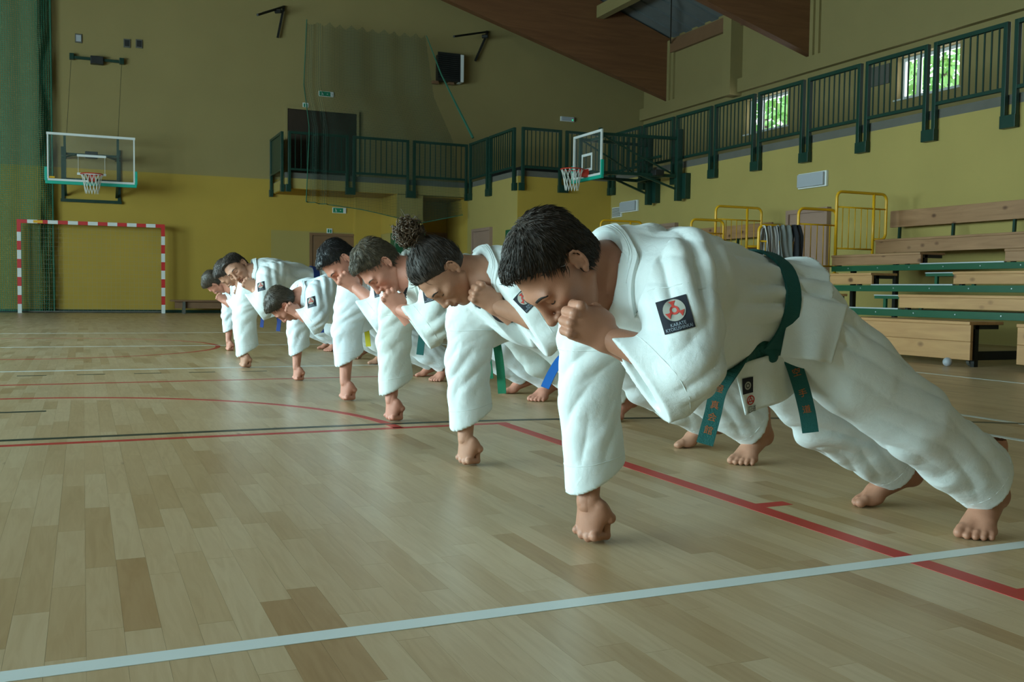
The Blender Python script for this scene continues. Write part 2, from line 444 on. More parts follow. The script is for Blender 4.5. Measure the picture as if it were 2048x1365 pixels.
# left wall with tall windows, back wall
lw = MB(); ys = [YBACK]
for y, w_ in WINDOWS: ys += [y-w_/2, y+w_/2]
ys.append(YW)
lw.box(WALL_LEFT_X-.3, WALL_LEFT_X, YBACK, YW, 0, WINDOW_Z0).box(WALL_LEFT_X-.3, WALL_LEFT_X, YBACK, YW, WINDOW_Z1, 11)
for i in range(0, len(ys), 2): lw.box(WALL_LEFT_X-.3, WALL_LEFT_X, ys[i], ys[i+1], WINDOW_Z0, WINDOW_Z1)
wall('wall_left', lw, 'cream')
for i, (y, w_) in enumerate(WINDOWS):
    fr = MB(); a, b_ = y-w_/2, y+w_/2; w = .08; x0, x1 = WALL_LEFT_X-.2, WALL_LEFT_X-.12
    fr.box(x0,x1,a,b_,WINDOW_Z0,WINDOW_Z0+w).box(x0,x1,a,b_,WINDOW_Z1-w,WINDOW_Z1)
    for k in range(5):
        yy = a + (b_-a-w)*k/4; fr.box(x0,x1,yy,yy+w,WINDOW_Z0+w,WINDOW_Z1-w)
    wo = tag(fr.build(f'window_{i+5}', MT['white']), kind='structure')
    for k in range(4): MB().box(x0+.035, x0+.042, a+w+(b_-a-w)*k/4, a+(b_-a-w)*(k+1)/4, WINDOW_Z0+w, WINDOW_Z1-w).build('pane', MT['glass'], wo)
wall('wall_back', MB().box(WALL_LEFT_X, XG, YBACK-.25, YBACK, 0, 11), 'cream')

# ---- roof: steel deck on glulam rafters
RX0, RX1 = XC, XG+.3
def ztop(x): return 7.66 + (15.0-abs(x-XC)-XC)*.345 if False else 7.66 + (15.0 - (XC+abs(x-XC)))*.345
def zbot(x): return 6.0 + (15.0 - (XC+abs(x-XC)))*.288
def slab_prism(x0, x1, y0, y1, f0, f1):
    return [(x0,y0,f0(x0)),(x1,y0,f0(x1)),(x1,y1,f0(x1)),(x0,y1,f0(x0)),(x0,y0,f1(x0)),(x1,y0,f1(x1)),(x1,y1,f1(x1)),(x0,y1,f1(x0))]
rf = MB()
for sgn in (1, -1):
    n = 0
    y = YBACK
    while y < YW:                                   # trapezoidal sheet: alternating ribs
        y1 = min(y+.30, YW); dz = .0 if n % 2 else .045
        x0, x1 = (XC, XG+.3) if sgn > 0 else (WALL_LEFT_X-.3, XC)
        rf.hexa(slab_prism(x0, x1, y, y1, lambda x, d=dz: ztop(x)+.02+d, lambda x: ztop(x)+.12))
        y = y1; n += 1
wall('ceiling', rf, 'roof')
for i, yb in enumerate((23.62, 17.78, 11.94, 6.1, .26)):
    b = MB().hexa(slab_prism(XC, XG, yb-.11, yb+.11, zbot, ztop)).hexa(slab_prism(WALL_LEFT_X, XC, yb-.11, yb+.11, zbot, ztop))
    o = b.build('roof_beam', MT['glulam'])
    tag(o, ['brown glulam roof beam along the far end wall', 'brown glulam roof beam nearest right of the ceiling, second from the far wall',
            'third glulam roof beam from the far wall', 'fourth glulam roof beam from the far wall', 'glulam roof beam right above the camera'][i], 'beam', 'glulam roof beams')
    # cream column carrying the beam at the gallery back wall
    tag(MB().box(XG-.12, XG, yb-.22, yb-.11, 5.95, 7.6).box(XG-.06, XG, yb-.34, yb-.22, 5.95, 7.6).build(f'trim_{i+1}', MT['cream']), kind='structure')
for i, (px_, zz) in enumerate(((9.55, 0), (12.75, 0), (6.3, 0), (3.0, 0))):
    z0 = ztop(px_) - .02
    pb = MB()
    for ya_, yb_ in ((17.9, 23.5), (12.06, 17.66), (6.22, 11.82), (.38, 5.98), (YBACK, .14)): pb.box(px_-.11, px_+.11, ya_, yb_, z0-.46, z0-.14)
    o = pb.build('purlin', MT['cream'])
    tag(o, ['cream purlin crossing under the roof, nearer the ridge', 'cream purlin crossing under the roof, nearer the right wall', 'cream purlin high over the court middle', 'cream purlin beside the roof ridge'][i], 'purlin', 'cream roof purlins')
tag(MB().box(XG-.10, XG, YBACK, 23.4, 7.26, 7.62).build('trim_20', MT['brown']), kind='structure')
tag(MB().box(XG-.36, XG-.0, 20.25, 20.58, 5.55, 7.60).build('trim_21', MT['cream']), kind='structure')
for sy in (1, ):
    tag(MB().bar((XG-.15, 23.3, 7.50), (XG-2.0, 20.4, 8.20), .03, .03).build('brace_rod', MT['black']), 'thin dark brace rod under the roof deck', 'rod')

# ---- trees outside the gallery windows
def tree(cx, cy, cz, r, label, n=1500):
    e = empty('tree', (cx, cy, -2)); tag(e, label, 'tree', 'trees outside the gallery windows')
    b = MB(); rnd = random.Random(int(cx*10+cy*100))
    for k in range(n):
        u = Vector((rnd.gauss(0,1), rnd.gauss(0,1), rnd.gauss(0,1))).normalized() * (r*(.55+.45*rnd.random()))
        p = Vector((cx, cy, cz)) + u
        a = Vector((rnd.gauss(0,1), rnd.gauss(0,1), rnd.gauss(0,1))).normalized(); c = a.cross(Vector((.3,.5,.8))).normalized()
        s = .10+.10*rnd.random()
        b.add([p-a*s, p+c*s*.6, p+a*s, p-c*s*.6], [(0,1,2,3)])
    l = b.build('foliage', MT['leaf']); tag(l, kind='stuff')
    tk = MB().tube([(cx,cy,-2),(cx+.1,cy,0),(cx,cy+.1,cz)], [.22,.18,.1]).build('trunk', MT['bark'])
    adopt(e, l, tk)
tree(19.2, 24.6, 6.0, 2.6, 'leafy green tree outside the far gallery window', 2600)
tree(19.8, 18.3, 6.2, 2.6, 'leafy green tree outside the near gallery window', 2600)

# ---- doors on the gallery level and below
def door(name, x0, x1, y, z0, z1, m, label=None, handle=None, frame='cream', two=False):
    o = MB().box(x0, x1, y-.05, y, z0, z1).build(name, MT[m]); tag(o, kind='structure', label=label)
    f = MB(); w = .06
    f.box(x0-w, x0, y-.09, y, z0, z1+w).box(x1, x1+w, y-.09, y, z0, z1+w).box(x0, x1, y-.09, y, z1, z1+w).build('frame', MT[frame], o)
    n = 2 if two else 1
    for k in range(n):
        a = x0+(x1-x0)*k/n+.02; b_ = x0+(x1-x0)*(k+1)/n-.02
        MB().box(a, b_, y-.07, y-.05, z0+.02, z1-.02).build('leaf', MT[m], o, bevel=.004)
    if handle is not None: MB().box(handle-.06, handle+.06, y-.13, y-.07, z0+1.02, z0+1.05).build('handle', MT['black'], o)
    return o
door('door_1', 4.70, 6.46, YW, ZS+.015, 5.10, 'dark', 'dark double door on the gallery', None, 'cream', True)
door('door_2', 5.33, 6.64, YW, 0, 1.98, 'brown', 'brown door under the gallery', 5.5, 'brown')
door('door_3', 8.35, 8.88, YW, 0, 2.10, 'brown', 'narrow brown door in the dark recess', None, 'brown')
def door_x(name, y0, y1, x, z1, m, label, hy=None, fr='mauve'):
    o = MB().box(x-.05, x, y0, y1, 0, z1).build(name, MT[m]); tag(o, kind='structure', label=label)
    w = .07
    MB().box(x-.09, x, y0-w, y0, 0, z1+w).box(x-.09, x, y1, y1+w, 0, z1+w).box(x-.09, x, y0, y1, z1, z1+w).build('frame', MT[fr], o)
    MB().box(x-.07, x-.05, y0+.02, y1-.02, .02, z1-.02).build('leaf', MT[m], o, bevel=.004)
    if hy is not None:
        MB().box(x-.12, x-.07, hy-.02, hy+.02, .95, 1.13).box(x-.14, x-.115, hy-.02, hy+.14, 1.03, 1.055).build('handle', MT['black'], o)
    return o
door_x('door_4', 12.86, 13.76, XR, 2.03, 'mauve', 'mauve brown door in the right wall between the bleachers', 12.98)
door_x('door_5', 21.70, 22.76, XB, 2.08, 'mauve', 'mauve brown door under the gallery corner', None)
door_x('door_6', 17.4, 18.5, XR, 2.03, 'mauve', 'mauve door behind the far bleacher end', None)
# green wall pads at the corners
tag(MB().box(7.03, 7.80, YA-.06, YA, .02, 2.03).box(7.02, 7.08, YA, YA+.35, .02, 2.03).build('wall_pad', MT['pad'], bevel=.01), 'green vinyl corner pad on the pillar under the gallery', 'pad', 'green wall pads')
tag(MB().box(XB-.06, XB, YB-.06, YB+.55, .02, 2.03).build('wall_pad', MT['pad'], bevel=.01), 'green vinyl corner pad at the yellow gallery corner', 'pad', 'green wall pads')

# ---- gallery railings: one thing for each straight run
bal_me = {}
def railing(label, p0, p1, posts, out, nb=9, solid=False, post_z=2.89):
    """p0->p1 along the gallery edge; posts = fractions (pairs straddle them); out = unit vector away from the gallery"""
    p0, p1 = Vector(p0), Vector(p1); out = Vector(out); d = (p1-p0); Ln = d.length; d.normalize()
    e = empty('gallery_railing', (p0.x, p0.y, post_z)); tag(e, label, 'railing', 'green gallery railings')
    off = out*.06
    def pt(s, z): return p0 + d*s + off + Vector((0,0,z))
    parts = []
    g = .085; pw = .065
    ss = [f*Ln for f in posts]
    for i, s in enumerate(ss):
        for sg in (-1, 1):
            if (i == 0 and sg < 0) or (i == len(ss)-1 and sg > 0): continue
            q = s + sg*g
            parts.append(MB().bar(pt(q, post_z), pt(q, ZR), pw, pw).build('post', MT['green'], bevel=.005))
        parts.append(MB().bar(pt(s-.12 if i else s, post_z+.085) , pt(s+.12 if i < len(ss)-1 else s+.02, post_z+.085), .09, .17).build('bracket', MT['green'], bevel=.005)) if True else None
    for i in range(len(ss)-1):
        a, b_ = ss[i]+g, ss[i+1]-g
        parts.append(MB().bar(pt(a, ZR-.03), pt(b_, ZR-.03), .06, .06).build('top_rail', MT['green'], bevel=.004))
        parts.append(MB().bar(pt(a, ZS+.20), pt(b_, ZS+.20), .05, .05).build('bottom_rail', MT['green'], bevel=.004))
        if solid:
            parts.append(MB().bar(pt(a, (ZS+.2+ZR)/2), pt(b_, (ZS+.2+ZR)/2), .01, ZR-ZS-.28).build('panel', MT['green']))
            continue
        if 'b' not in bal_me:
            bal_me['b'] = MB().box(-.009,.009,-.009,.009,0,ZR-ZS-.26).mesh('baluster'); bal_me['b'].materials.append(MT['green'])
        for k in range(nb):
            q = a + (b_-a)*(k+1)/(nb+1)
            o = bpy.data.objects.new('baluster', bal_me['b']); C.objects.link(o); o.location = pt(q, ZS+.22); parts.append(o)
    bpy.context.view_layer.update()
    adopt(e, *parts)
yr = [20.08, 18.72, 17.42, 16.08, 14.74, 13.41, 12.07, 10.73, 9.39, 8.05, 6.71]
L0 = 20.08-6.71
railing('long dark green railing along the right gallery above the bleachers', (XR, 20.08, 0), (XR, 6.71, 0), [(20.08-y)/L0 for y in yr], (-1,0,0), 9)
railing('dark green railing over the yellow end wall behind the right hoop', (XB, YB, 0), (XR, YB, 0), [0, .46, 1], (0,-1,0), 8)
railing('short dark green railing return over the pale side wall', (XB, YA-.2, 0), (XB, YB+.02, 0), [0, .45, 1], (-1,0,0), 10)
railing('dark green railing in front of the dark gallery door', (XA, YA, 0), (XB, YA, 0), [0, .335, .665, 1], (0,-1,0), 9)
railing('solid green panel railing closing the left end of the gallery', (XA, YW, 0), (XA, YA, 0), [0, 1], (-1,0,0), 9, solid=True)
# dark steel step edge on the deck behind the return railing
tag(MB().box(XB+.4, XR-.2, YB+.5, YA-.2, ZS+.015, ZS+.32).build('stage_riser', MT['black']), 'low black platform on the corner of the gallery', 'platform')
# ================================================================== FAR WALL EQUIPMENT
def ring_pts(c, r, n=32, ax='z'):
    c = Vector(c)
    if ax == 'z': return [c+Vector((math.cos(2*math.pi*k/n)*r, math.sin(2*math.pi*k/n)*r, 0)) for k in range(n)]
def hoop_net(c, r, m, n=14, drop=.42):
    b = MB()
    for k in range(n):
        for sg in (1, -1):
            pts = []
            for j in range(7):
                tt = j/6; rr = r*(1-.42*tt**.7); a = 2*math.pi*(k/n) + sg*tt*2*math.pi*1.5/n
                pts.append((c[0]+math.cos(a)*rr, c[1]+math.sin(a)*rr, c[2]-drop*tt))
            b.tube(pts, .0065, 4, caps=False)
    return b.build('net', MT[m])
def backboard(e, c, wdir, ndir, w, h, inner_w, inner_h, rimr=.225, reach=.15):
    """glass board centred at c (bottom centre), wdir = sideways, ndir = facing"""
    c = Vector(c); wd = Vector(wdir); nd = Vector(ndir); up = Vector((0,0,1)); parts = []
    def bar(b, a, a2, th, ww): b.bar(a, a2, th, ww)
    P = lambda s, z, o=0: c + wd*s + up*z + nd*o
    fr = MB(); q = .05
    fr.bar(P(-w/2,h-q/2), P(w/2,h-q/2), .03, q).bar(P(-w/2,q/2), P(w/2,q/2), .03, q).bar(P(-w/2+q/2,q), P(-w/2+q/2,h-q), .03, q).bar(P(w/2-q/2,q), P(w/2-q/2,h-q), .03, q)
    f = fr.build('board_frame', MT['white']); parts.append(f)
    gl = MB().hexa([P(-w/2+q,q,-.006),P(w/2-q,q,-.006),P(w/2-q,q,.006),P(-w/2+q,q,.006),P(-w/2+q,h-q,-.006),P(w/2-q,h-q,-.006),P(w/2-q,h-q,.006),P(-w/2+q,h-q,.006)]).build('board_glass', MT['glass']); parts.append(gl)
    iz = h*.15; k = .05; s2 = inner_w/2
    ib = MB().bar(P(-s2,iz+inner_h-k/2,.012), P(s2,iz+inner_h-k/2,.012), .006, k).bar(P(-s2,iz+k/2,.012), P(s2,iz+k/2,.012), .006, k)
    ib.bar(P(-s2+k/2,iz+k,.012), P(-s2+k/2,iz+inner_h-k,.012), .006, k).bar(P(s2-k/2,iz+k,.012), P(s2-k/2,iz+inner_h-k,.012), .006, k)
    parts.append(ib.build('target_square', MT['white']))
    pd = MB().bar(P(-w/2-.03,-.03), P(w/2+.03,-.03), .06, .07).bar(P(-w/2-.015,0), P(-w/2-.015,.30), .06, .05).bar(P(w/2+.015,0), P(w/2+.015,.30), .06, .05)
    parts.append(pd.build('edge_padding', MT['teal'], bevel=.008))
    rc = c + up*(.15) + nd*(reach+rimr)
    rim = MB().tube([rc + Vector((math.cos(2*math.pi*i/40)*rimr, math.sin(2*math.pi*i/40)*rimr, 0)) for i in range(40)], .012, 8, closed=True)
    rim.hexa([P(-.06,.0,.0),P(.06,.0,.0),P(.06,.02,reach+.02),P(-.06,.02,reach+.02),P(-.09,.17,.0),P(.09,.17,.0),P(.07,.155,reach+.02),P(-.07,.155,reach+.02)])
    r = rim.build('rim', MT['rim']); parts.append(r)
    n = hoop_net(rc, rimr, 'cord'); parts.append(n)
    return parts, P
# left hoop on the far wall
HB = Vector((.20, 23.70, 2.90))
e = empty('basketball_hoop', (.20, YW, 2.5)); tag(e, 'glass basketball backboard with teal edge padding on the far wall', 'basketball hoop', 'basketball hoops')
parts, P = backboard(e, HB, (1,0,0), (0,-1,0), 1.80, 1.05, .59, .45)
st = MB()
for sx in (-.60, .60):
    st.bar((.2+sx, YW-.03, 2.55), (.2+sx, YW-.03, 3.80), .07, .05)
    st.bar((.2+sx*.9, YW-.05, 3.55), (.2+sx*.9, 23.76, 3.55), .05, .05).bar((.2+sx*.9, YW-.05, 2.70), (.2+sx*.9, 23.76, 3.05), .05, .05)
    st.bar((.2+sx*.9, 23.76, 2.95), (.2+sx*.9, 23.76, 3.92), .05, .05)
    st.bar((.2+sx, YW-.05, 3.55), (.2+sx*.55, 23.80, 3.50), .035, .035)
st.bar((-.40, 23.85, 3.52), (.80, 23.85, 3.52), .05, .05)
st.bar((-.45, YW-.06, 2.58), (.85, YW-.06, 2.58), .07, .07).bar((-.40, 23.95, 2.98), (.80, 23.95, 2.98), .05, .05)
parts.append(st.build('support_frame', MT['green']))
parts.append(MB().box(.07, .33, 23.80, 23.92, 3.45, 3.60).build('hinge_box', MT['black'], bevel=.01))
parts.append(MB().box(-.66, -.54, 23.69, 23.74, 2.96, 3.00).build('maker_sticker', MT['ytube']))
adopt(e, *parts)
# hoist bar above it with its cables
e = empty('hoist_bar', (.33, YW, 5.8)); tag(e, 'dark hoist bar with pulleys and cables above the left hoop', 'hoist')
pp = [MB().bar((-.24, YW-.10, 5.83), (.90, YW-.10, 5.83), .05, .06).build('bar', MT['green']),
      MB().box(.20, .48, YW-.18, YW-.02, 5.72, 5.90).build('winch', MT['black'], bevel=.015),
      MB().box(-.24, -.14, YW-.14, YW-.02, 5.78, 5.92).build('pulley', MT['green'], bevel=.01), MB().box(.82, .92, YW-.14, YW-.02, 5.78, 5.92).build('pulley', MT['green'], bevel=.01),
      MB().tube([(-.20, YW-.1, 5.8), (-.30, 23.85, 3.96)], .004, 4).build('cable', MT['black']), MB().tube([(.87, YW-.1, 5.8), (.75, 23.85, 3.96)], .004, 4).build('cable', MT['black'])]
adopt(e, *pp)
# three wall boxes above
for i, (x, z) in enumerate(((-.044, 6.289), (.99, 6.292), (1.255, 6.31))):
    e = empty('wall_vent', (x, YW, z-.1)); tag(e, ['small grey wall vent above the hoist bar, leftmost of three', 'small dark wall vent above the hoist bar, middle of three', 'small wall vent above the hoist bar, rightmost of three'][i], 'vent', 'wall vents')
    w = .075; h = .10
    a = MB().box(x-w, x+w, YW-.03, YW, z-h, z+h).build('cover', MT['grey'], bevel=.006)
    b = MB().box(x-w*.7, x+w*.7, YW-.036, YW-.028, z-h*.72, z+h*.72).build('grille', MT['lens'] if i == 0 else MT['black'])
    adopt(e, a, b)
# the two folded volleyball-net brackets
for i, (tx, tz, fx, fz, gx, gz) in enumerate(((4.612, 7.577, 3.82, 7.05, 4.45, 6.80), (10.04, 7.598, 8.743, 7.114, 9.68, 6.78))):
    e = empty('folding_wall_arm', (tx, YW, 6.8)); tag(e, ['dark folding wall arm left of the netting, high on the far wall', 'dark folding wall arm right of the heater, high on the far wall'][i], 'bracket', 'folding wall arms')
    pp = [MB().bar((tx, YW-.04, tz+.03), (tx-.02, YW-.04, tz-.10), .06, .05).build('wall_plate', MT['black']),
          MB().bar((tx, YW-.08, tz), (fx, YW-1.0, fz+.0), .05, .05).build('arm', MT['black']),
          MB().bar((tx-.02, YW-.10, tz-.05), (gx, YW-.10, gz), .05, .05).build('strut', MT['black']),
          MB().tube([(tx-.26, YW-.35, tz-.22), (tx-.14, YW-.45, tz-.22)], .05, 10).build('pulley', MT['black'])]
    adopt(e, *pp)
# heater with louvres
e = empty('fan_heater', (8.92, YW, 6.1)); tag(e, 'dark louvred fan heater with a pale side panel high on the far wall', 'heater')
pp = [MB().box(8.60, 9.17, YW-.34, YW-.01, 6.14, 6.83).build('casing', MT['black'], bevel=.01), MB().box(9.175, 9.27, YW-.35, YW-.01, 6.13, 6.84).build('side_panel', MT['white'], bevel=.008), MB().box(8.54, 9.16, YW-.36, YW-.34, 6.12, 6.85).build('front', MT['black'])]
for k in range(12):
    z = 6.18+k*.052
    pp.append(MB().hexa([(8.53,YW-.395,z),(9.13,YW-.395,z),(9.13,YW-.36,z+.012),(8.53,YW-.36,z+.012),(8.53,YW-.395,z+.008),(9.13,YW-.395,z+.008),(9.13,YW-.36,z+.03),(8.53,YW-.36,z+.03)]).build('louvre', MT['green'] if False else MT['black']))
pp.append(MB().box(8.45, 8.62, YW-.2, YW-.1, 6.05, 6.13).box(8.9, 9.05, YW-.2, YW-.1, 6.07, 6.13).build('bracket', MT['brown']))
adopt(e, *pp)
# exit signs and lamps
def pict_sign(cx, cz, y, w, h, label, split=True):
    e = empty('exit_sign', (cx, y, cz-h/2)); tag(e, label, 'sign', 'escape route signs')
    pp = [MB().box(cx-w/2, cx+w/2, y-.03, y, cz-h/2, cz+h/2).build('board', MT['white'], bevel=.004)]
    g = MB().box(cx-w*.46, cx+w*.28, y-.034, y-.028, cz-h*.42, cz+h*.42)
    pp.append(g.build('green_field', MT['sign']))
    d = MB()                                        # running figure, arrow and doorway
    u = h
    def ln(a, b, r=.05): d.bar((cx+a[0]*u, y-.036, cz+a[1]*u), (cx+b[0]*u, y-.036, cz+b[1]*u), .004, r*u)
    x0 = -w*.26/u
    ln((x0-.02,.08),(x0+.06,-.08),.11); ln((x0+.06,-.08),(x0+.18,-.2)); ln((x0+.18,-.2),(x0+.10,-.33)); ln((x0+.04,-.1),(x0-.1,-.22)); ln((x0-.1,-.22),(x0-.22,-.2)); ln((x0-.02,.07),(x0+.14,.0),.06); ln((x0-.02,.08),(x0-.16,.0),.06)
    d.box(cx+(x0-.11)*u, cx+(x0-.01)*u, y-.038, y-.034, cz+.16*u, cz+.27*u)
    xa = w*.08/u
    ln((xa-.12,0),(xa+.1,0),.07); ln((xa+.1,0),(xa,.1),.07); ln((xa+.1,0),(xa,-.1),.07)
    d.box(cx+w*.30, cx+w*.42, y-.036, y-.03, cz-h*.40, cz+h*.40)
    pp.append(d.build('pictogram', MT['white']))
    adopt(e, *pp)
pict_sign(5.68, 5.55, YW, .38, .13, 'green and white escape sign on the wall above the dark gallery door')
pict_sign(6.03, 2.635, YW-.0, .35, .14, 'green and white escape sign under the gallery, beside the brown door')
def small_sign(cx, cz, y, w, h, label):
    e = empty('door_sign', (cx, y, cz-h/2)); tag(e, label, 'sign', 'small door signs')
    a = MB().box(cx-w/2, cx+w/2, y-.02, y, cz-h/2, cz+h/2).build('board', MT['white'])
    b = MB().box(cx-w*.35, cx-w*.05, y-.024, y-.018, cz-h*.3, cz+h*.35).box(cx+w*.08, cx+w*.35, y-.024, y-.018, cz-h*.35, cz+h*.3).build('pictogram', MT['sign'])
    adopt(e, a, b)
small_sign(5.16, 5.22, YW, .14, .13, 'small square sign above the dark gallery door')
small_sign(5.78, 2.10, YW, .14, .13, 'small square sign above the brown door under the gallery')
def wall_lamp(name, label, box, face, cat='lamp'):
    e = empty(name, (box[0], box[2], box[4])); tag(e, label, cat, 'wall lamps')
    a = MB().box(*box).build('housing', MT['white'], bevel=.008); b = MB().box(*face).build('cover', MT['lens'], bevel=.01)
    adopt(e, a, b); return e
e = wall_lamp('emergency_lamp', 'small grey emergency lamp on the dark far wall behind the right hoop', (12.29, 12.72, YW-.06, YW, 5.41, 5.54), (12.31, 12.70, YW-.09, YW-.06, 5.425, 5.525))
lo = MB().box(12.62, 12.66, YW-.095, YW-.088, 5.43, 5.47).build('indicator', emit_mat('green_led', (.05,.9,.4), .5)); adopt(e, lo)
wall_lamp('wall_lamp', 'grey rectangular lamp on the right wall above the mauve door', (XR-.05, XR, 12.88, 13.58, 2.45, 2.71), (XR-.10, XR-.05, 12.91, 13.55, 2.47, 2.69))
wall_lamp('wall_lamp', 'grey rectangular lamp on the right wall near the yellow corner', (XR-.05, XR, 18.93, 19.66, 2.45, 2.70), (XR-.10, XR-.05, 18.96, 19.63, 2.47, 2.68))
e = empty('wall_grille', (XR, 19.85, 2.38)); tag(e, 'square grey ventilation grille in the corner of the right wall', 'vent', 'wall vents')
pp = [MB().box(XR-.03, XR, 19.66, 20.08, 2.37, 2.60).build('frame', MT['white'])]
for k in range(7): pp.append(MB().box(XR-.045, XR-.03, 19.69, 20.05, 2.39+k*.029, 2.405+k*.029).build('slat', MT['grey']))
adopt(e, *pp)
e = wall_lamp('wall_panel', 'pale rectangular panel on the gallery wall left of the near window', (XG-.03, XG, 15.35, 15.9, 4.95, 5.35), (XG-.035, XG-.03, 15.4, 15.85, 4.98, 5.32), 'panel')
for ch in e.children: ch.data.materials.clear(); ch.data.materials.append(MT['grey'])

# protective netting hung high on the far wall
YN = 23.95
e = empty('ball_net', (6.5, YN, 2.3)); tag(e, 'dark green ball netting hung in scallops over the gallery', 'netting')
topL, topR = (4.99, 7.10), (8.0, 7.09)
def netfn(u, v):
    # v: 0 bottom, 1 top;  left edge slants, right edge runs out along the rope
    sc = .055*abs(math.sin(u*math.pi*11))
    xt = topL[0]+(topR[0]-topL[0])*u; zt = topL[1]+(topR[1]-topL[1])*u - .11*abs(math.sin(u*math.pi*11))
    if u < .33: zb = 2.66 - .12*(u/.33)
    elif u < .72: zb = 2.54 - .27*((u-.33)/.39)
    else: zb = 2.27 + .25*((u-.72)/.28)
    xb = 4.80 + (8.72-4.80)*u
    x = xb+(xt-xb)*v; z = zb+(zt-zb)*v
    yfold = .05*math.sin(u*26)*(.4+.6*v) + (.10*math.sin(u*90) if u < .12 else 0)
    return (x, YN-.85*(1-v)*0 + yfold - (.90 if z < 4.35 else .90*max(0, 1-(z-4.35)/1.2)), z)
ns = sheet('net_sheet', netfn, 120, 60, 'net_dark')
rp = MB().tube([netfn(i/60, 0) for i in range(61)], .010, 5)
rope2 = MB().tube([(8.0, YN-.05, 7.05), (8.35, YN-.2, 6.1), (8.72, YN-.5, 5.2), (8.98, YN-.86, 4.45)], [.012,.02,.03,.035], 6)
rope3 = MB().tube([netfn(0, v/20) for v in range(21)], .012, 5)
adopt(e, ns, rp.build('bottom_rope', MT['gcord']), rope2.build('side_rope', MT['gcord']), rope3.build('edge_rope', MT['gcord']))

# green curtain net at the left
e = empty('curtain_net', (-3.5, 24.76, 0)); tag(e, 'tall green curtain net hanging from ceiling to floor at the left', 'curtain')
def curt(u, v):
    x = -6.5 + (5.72)*u
    return (x, 24.76 + .03*math.sin(u*70) + .02*math.sin(u*31+v*3), .03 + v*9.6)
def curt_edge(u, v):
    x = -.90 + .30*u + .012*math.sin(v*25) + .04*(v-.5)*(-1)
    return (x, 24.74 + .05*math.sin(u*38+v*1.2), .03 + v*9.6)
c1 = sheet('net_sheet', curt, 160, 24, 'net_green'); c2 = sheet('gathered_edge', curt_edge, 60, 24, 'net_green'); 
c3 = sheet('gathered_fold', lambda u, v: (curt_edge(u, v)[0]-.02, curt_edge(u, v)[1]+.05, curt_edge(u, v)[2]), 60, 24, 'net_green')
c4 = MB().tube([(-.60, 24.71, .03), (-.61, 24.71, 3), (-.63, 24.71, 9.6)], .018, 6).build('edge_rope', MT['gcord'])
adopt(e, c1, c2, c3, c4)

# handball goal
e = empty('handball_goal', (.21, 24.5, 0)); tag(e, 'red and white striped handball goal against the far wall', 'goal')
GL, GR_, YG = -1.33, 1.77, 24.40
parts = []
def stripe_run(a, b, n, start, name):
    a, b = Vector(a), Vector(b)
    for k in range(n):
        m = 'red' if (k+start) % 2 == 0 else 'white'
        parts.append(MB().bar(a+(b-a)*(k/n), a+(b-a)*((k+1)/n), .08, .08).build(name, MT[m]))
stripe_run((GL+.04, YG, 0), (GL+.04, YG, 2.0), 10, 1, 'post_band'); stripe_run((GR_-.04, YG, 0), (GR_-.04, YG, 2.0), 10, 1, 'post_band')
stripe_run((GL, YG, 2.04), (GR_, YG, 2.04), 15, 0, 'crossbar_band')
parts.append(MB().box(GL+.33, GL+.52, YG-.045, YG-.04, 2.01, 2.07).build('sticker', MT['ytube']))
bk = MB()
for x in (GL+.04, GR_-.04): bk.bar((x, YG, 1.98), (x, 24.62, 1.98), .03, .03).bar((x, 24.62, 1.98), (x, 24.62, .03), .03, .03).bar((x, YG, .03), (x, 24.62, .03), .03, .03)
bk.bar((GL+.04, 24.62, .03), (GR_-.04, 24.62, .03), .03, .03)
parts.append(bk.build('back_frame', MT['grey']))
gn = sheet('goal_net', lambda u, v: (GL+.06+(GR_-GL-.12)*u, 24.58+.015*math.sin(u*20)*v, .05+1.93*v), 40, 12, 'net_goal'); parts.append(gn)
adopt(e, *parts)
# skirting along the far wall, gym bench
tag(MB().box(WALL_LEFT_X, 5.2, YW-.02, YW, 0, .07).build('baseboard_far', MT['green']), kind='structure')
e = empty('gym_bench', (2.9, 24.3, 0)); tag(e, 'low brown wooden gym bench along the far wall', 'bench')
pp = [MB().box(1.88, 5.0, 24.2, 24.46, .28, .32).build('seat_board', MT['brown'], bevel=.006), MB().box(1.98, 4.9, 24.31, 24.36, .12, .28).build('stretcher_beam', MT['brown'])]
for x in (2.18, 4.6): pp.append(MB().box(x-.03, x+.03, 24.21, 24.45, 0, .28).build('leg', MT['grey']))
adopt(e, *pp)

# right hoop on the swing-out wall frame
e = empty('basketball_hoop', (XR, 17.7, 2.5)); tag(e, 'smaller glass backboard with red rim swung out from the right wall', 'basketball hoop', 'basketball hoops')
BX = 9.38
parts, P = backboard(e, (BX, 17.72, 2.95), (0,1,0), (-1,0,0), 1.22, .90, .45, .35, reach=.12)
for y in (17.08, 18.22):
    parts.append(MB().bar((XR-.19, y, 2.52), (XR-.19, y, 3.97), .13, .10).build('wall_post', MT['green'], bevel=.006))
    parts.append(MB().box(XR-.13, XR-.005, y-.17, y-.04, 2.56, 3.08).build('wall_bracket', MT['green'], bevel=.006))
arm = MB()
for y, yb in ((17.08, 17.30), (18.22, 18.14)):
    for z in (3.78, 3.02):
        arm.bar((XR-.22, y, z), (BX+.06, yb, z), .06, .06)
    arm.bar((XR-.22, y, 2.75), (BX+.9, (y+yb)/2, 3.02), .04, .04).bar((BX+.06, yb, 2.98), (BX+.06, yb, 3.90), .06, .06)
    arm.bar((XR-.24, y, 3.02), (BX+.1, yb, 3.76), .03, .03)
arm.bar((BX+.3, 17.3, 3.78), (BX+.3, 18.14, 3.78), .05, .05).bar((BX+.3, 17.3, 3.02), (BX+.3, 18.14, 3.02), .05, .05)
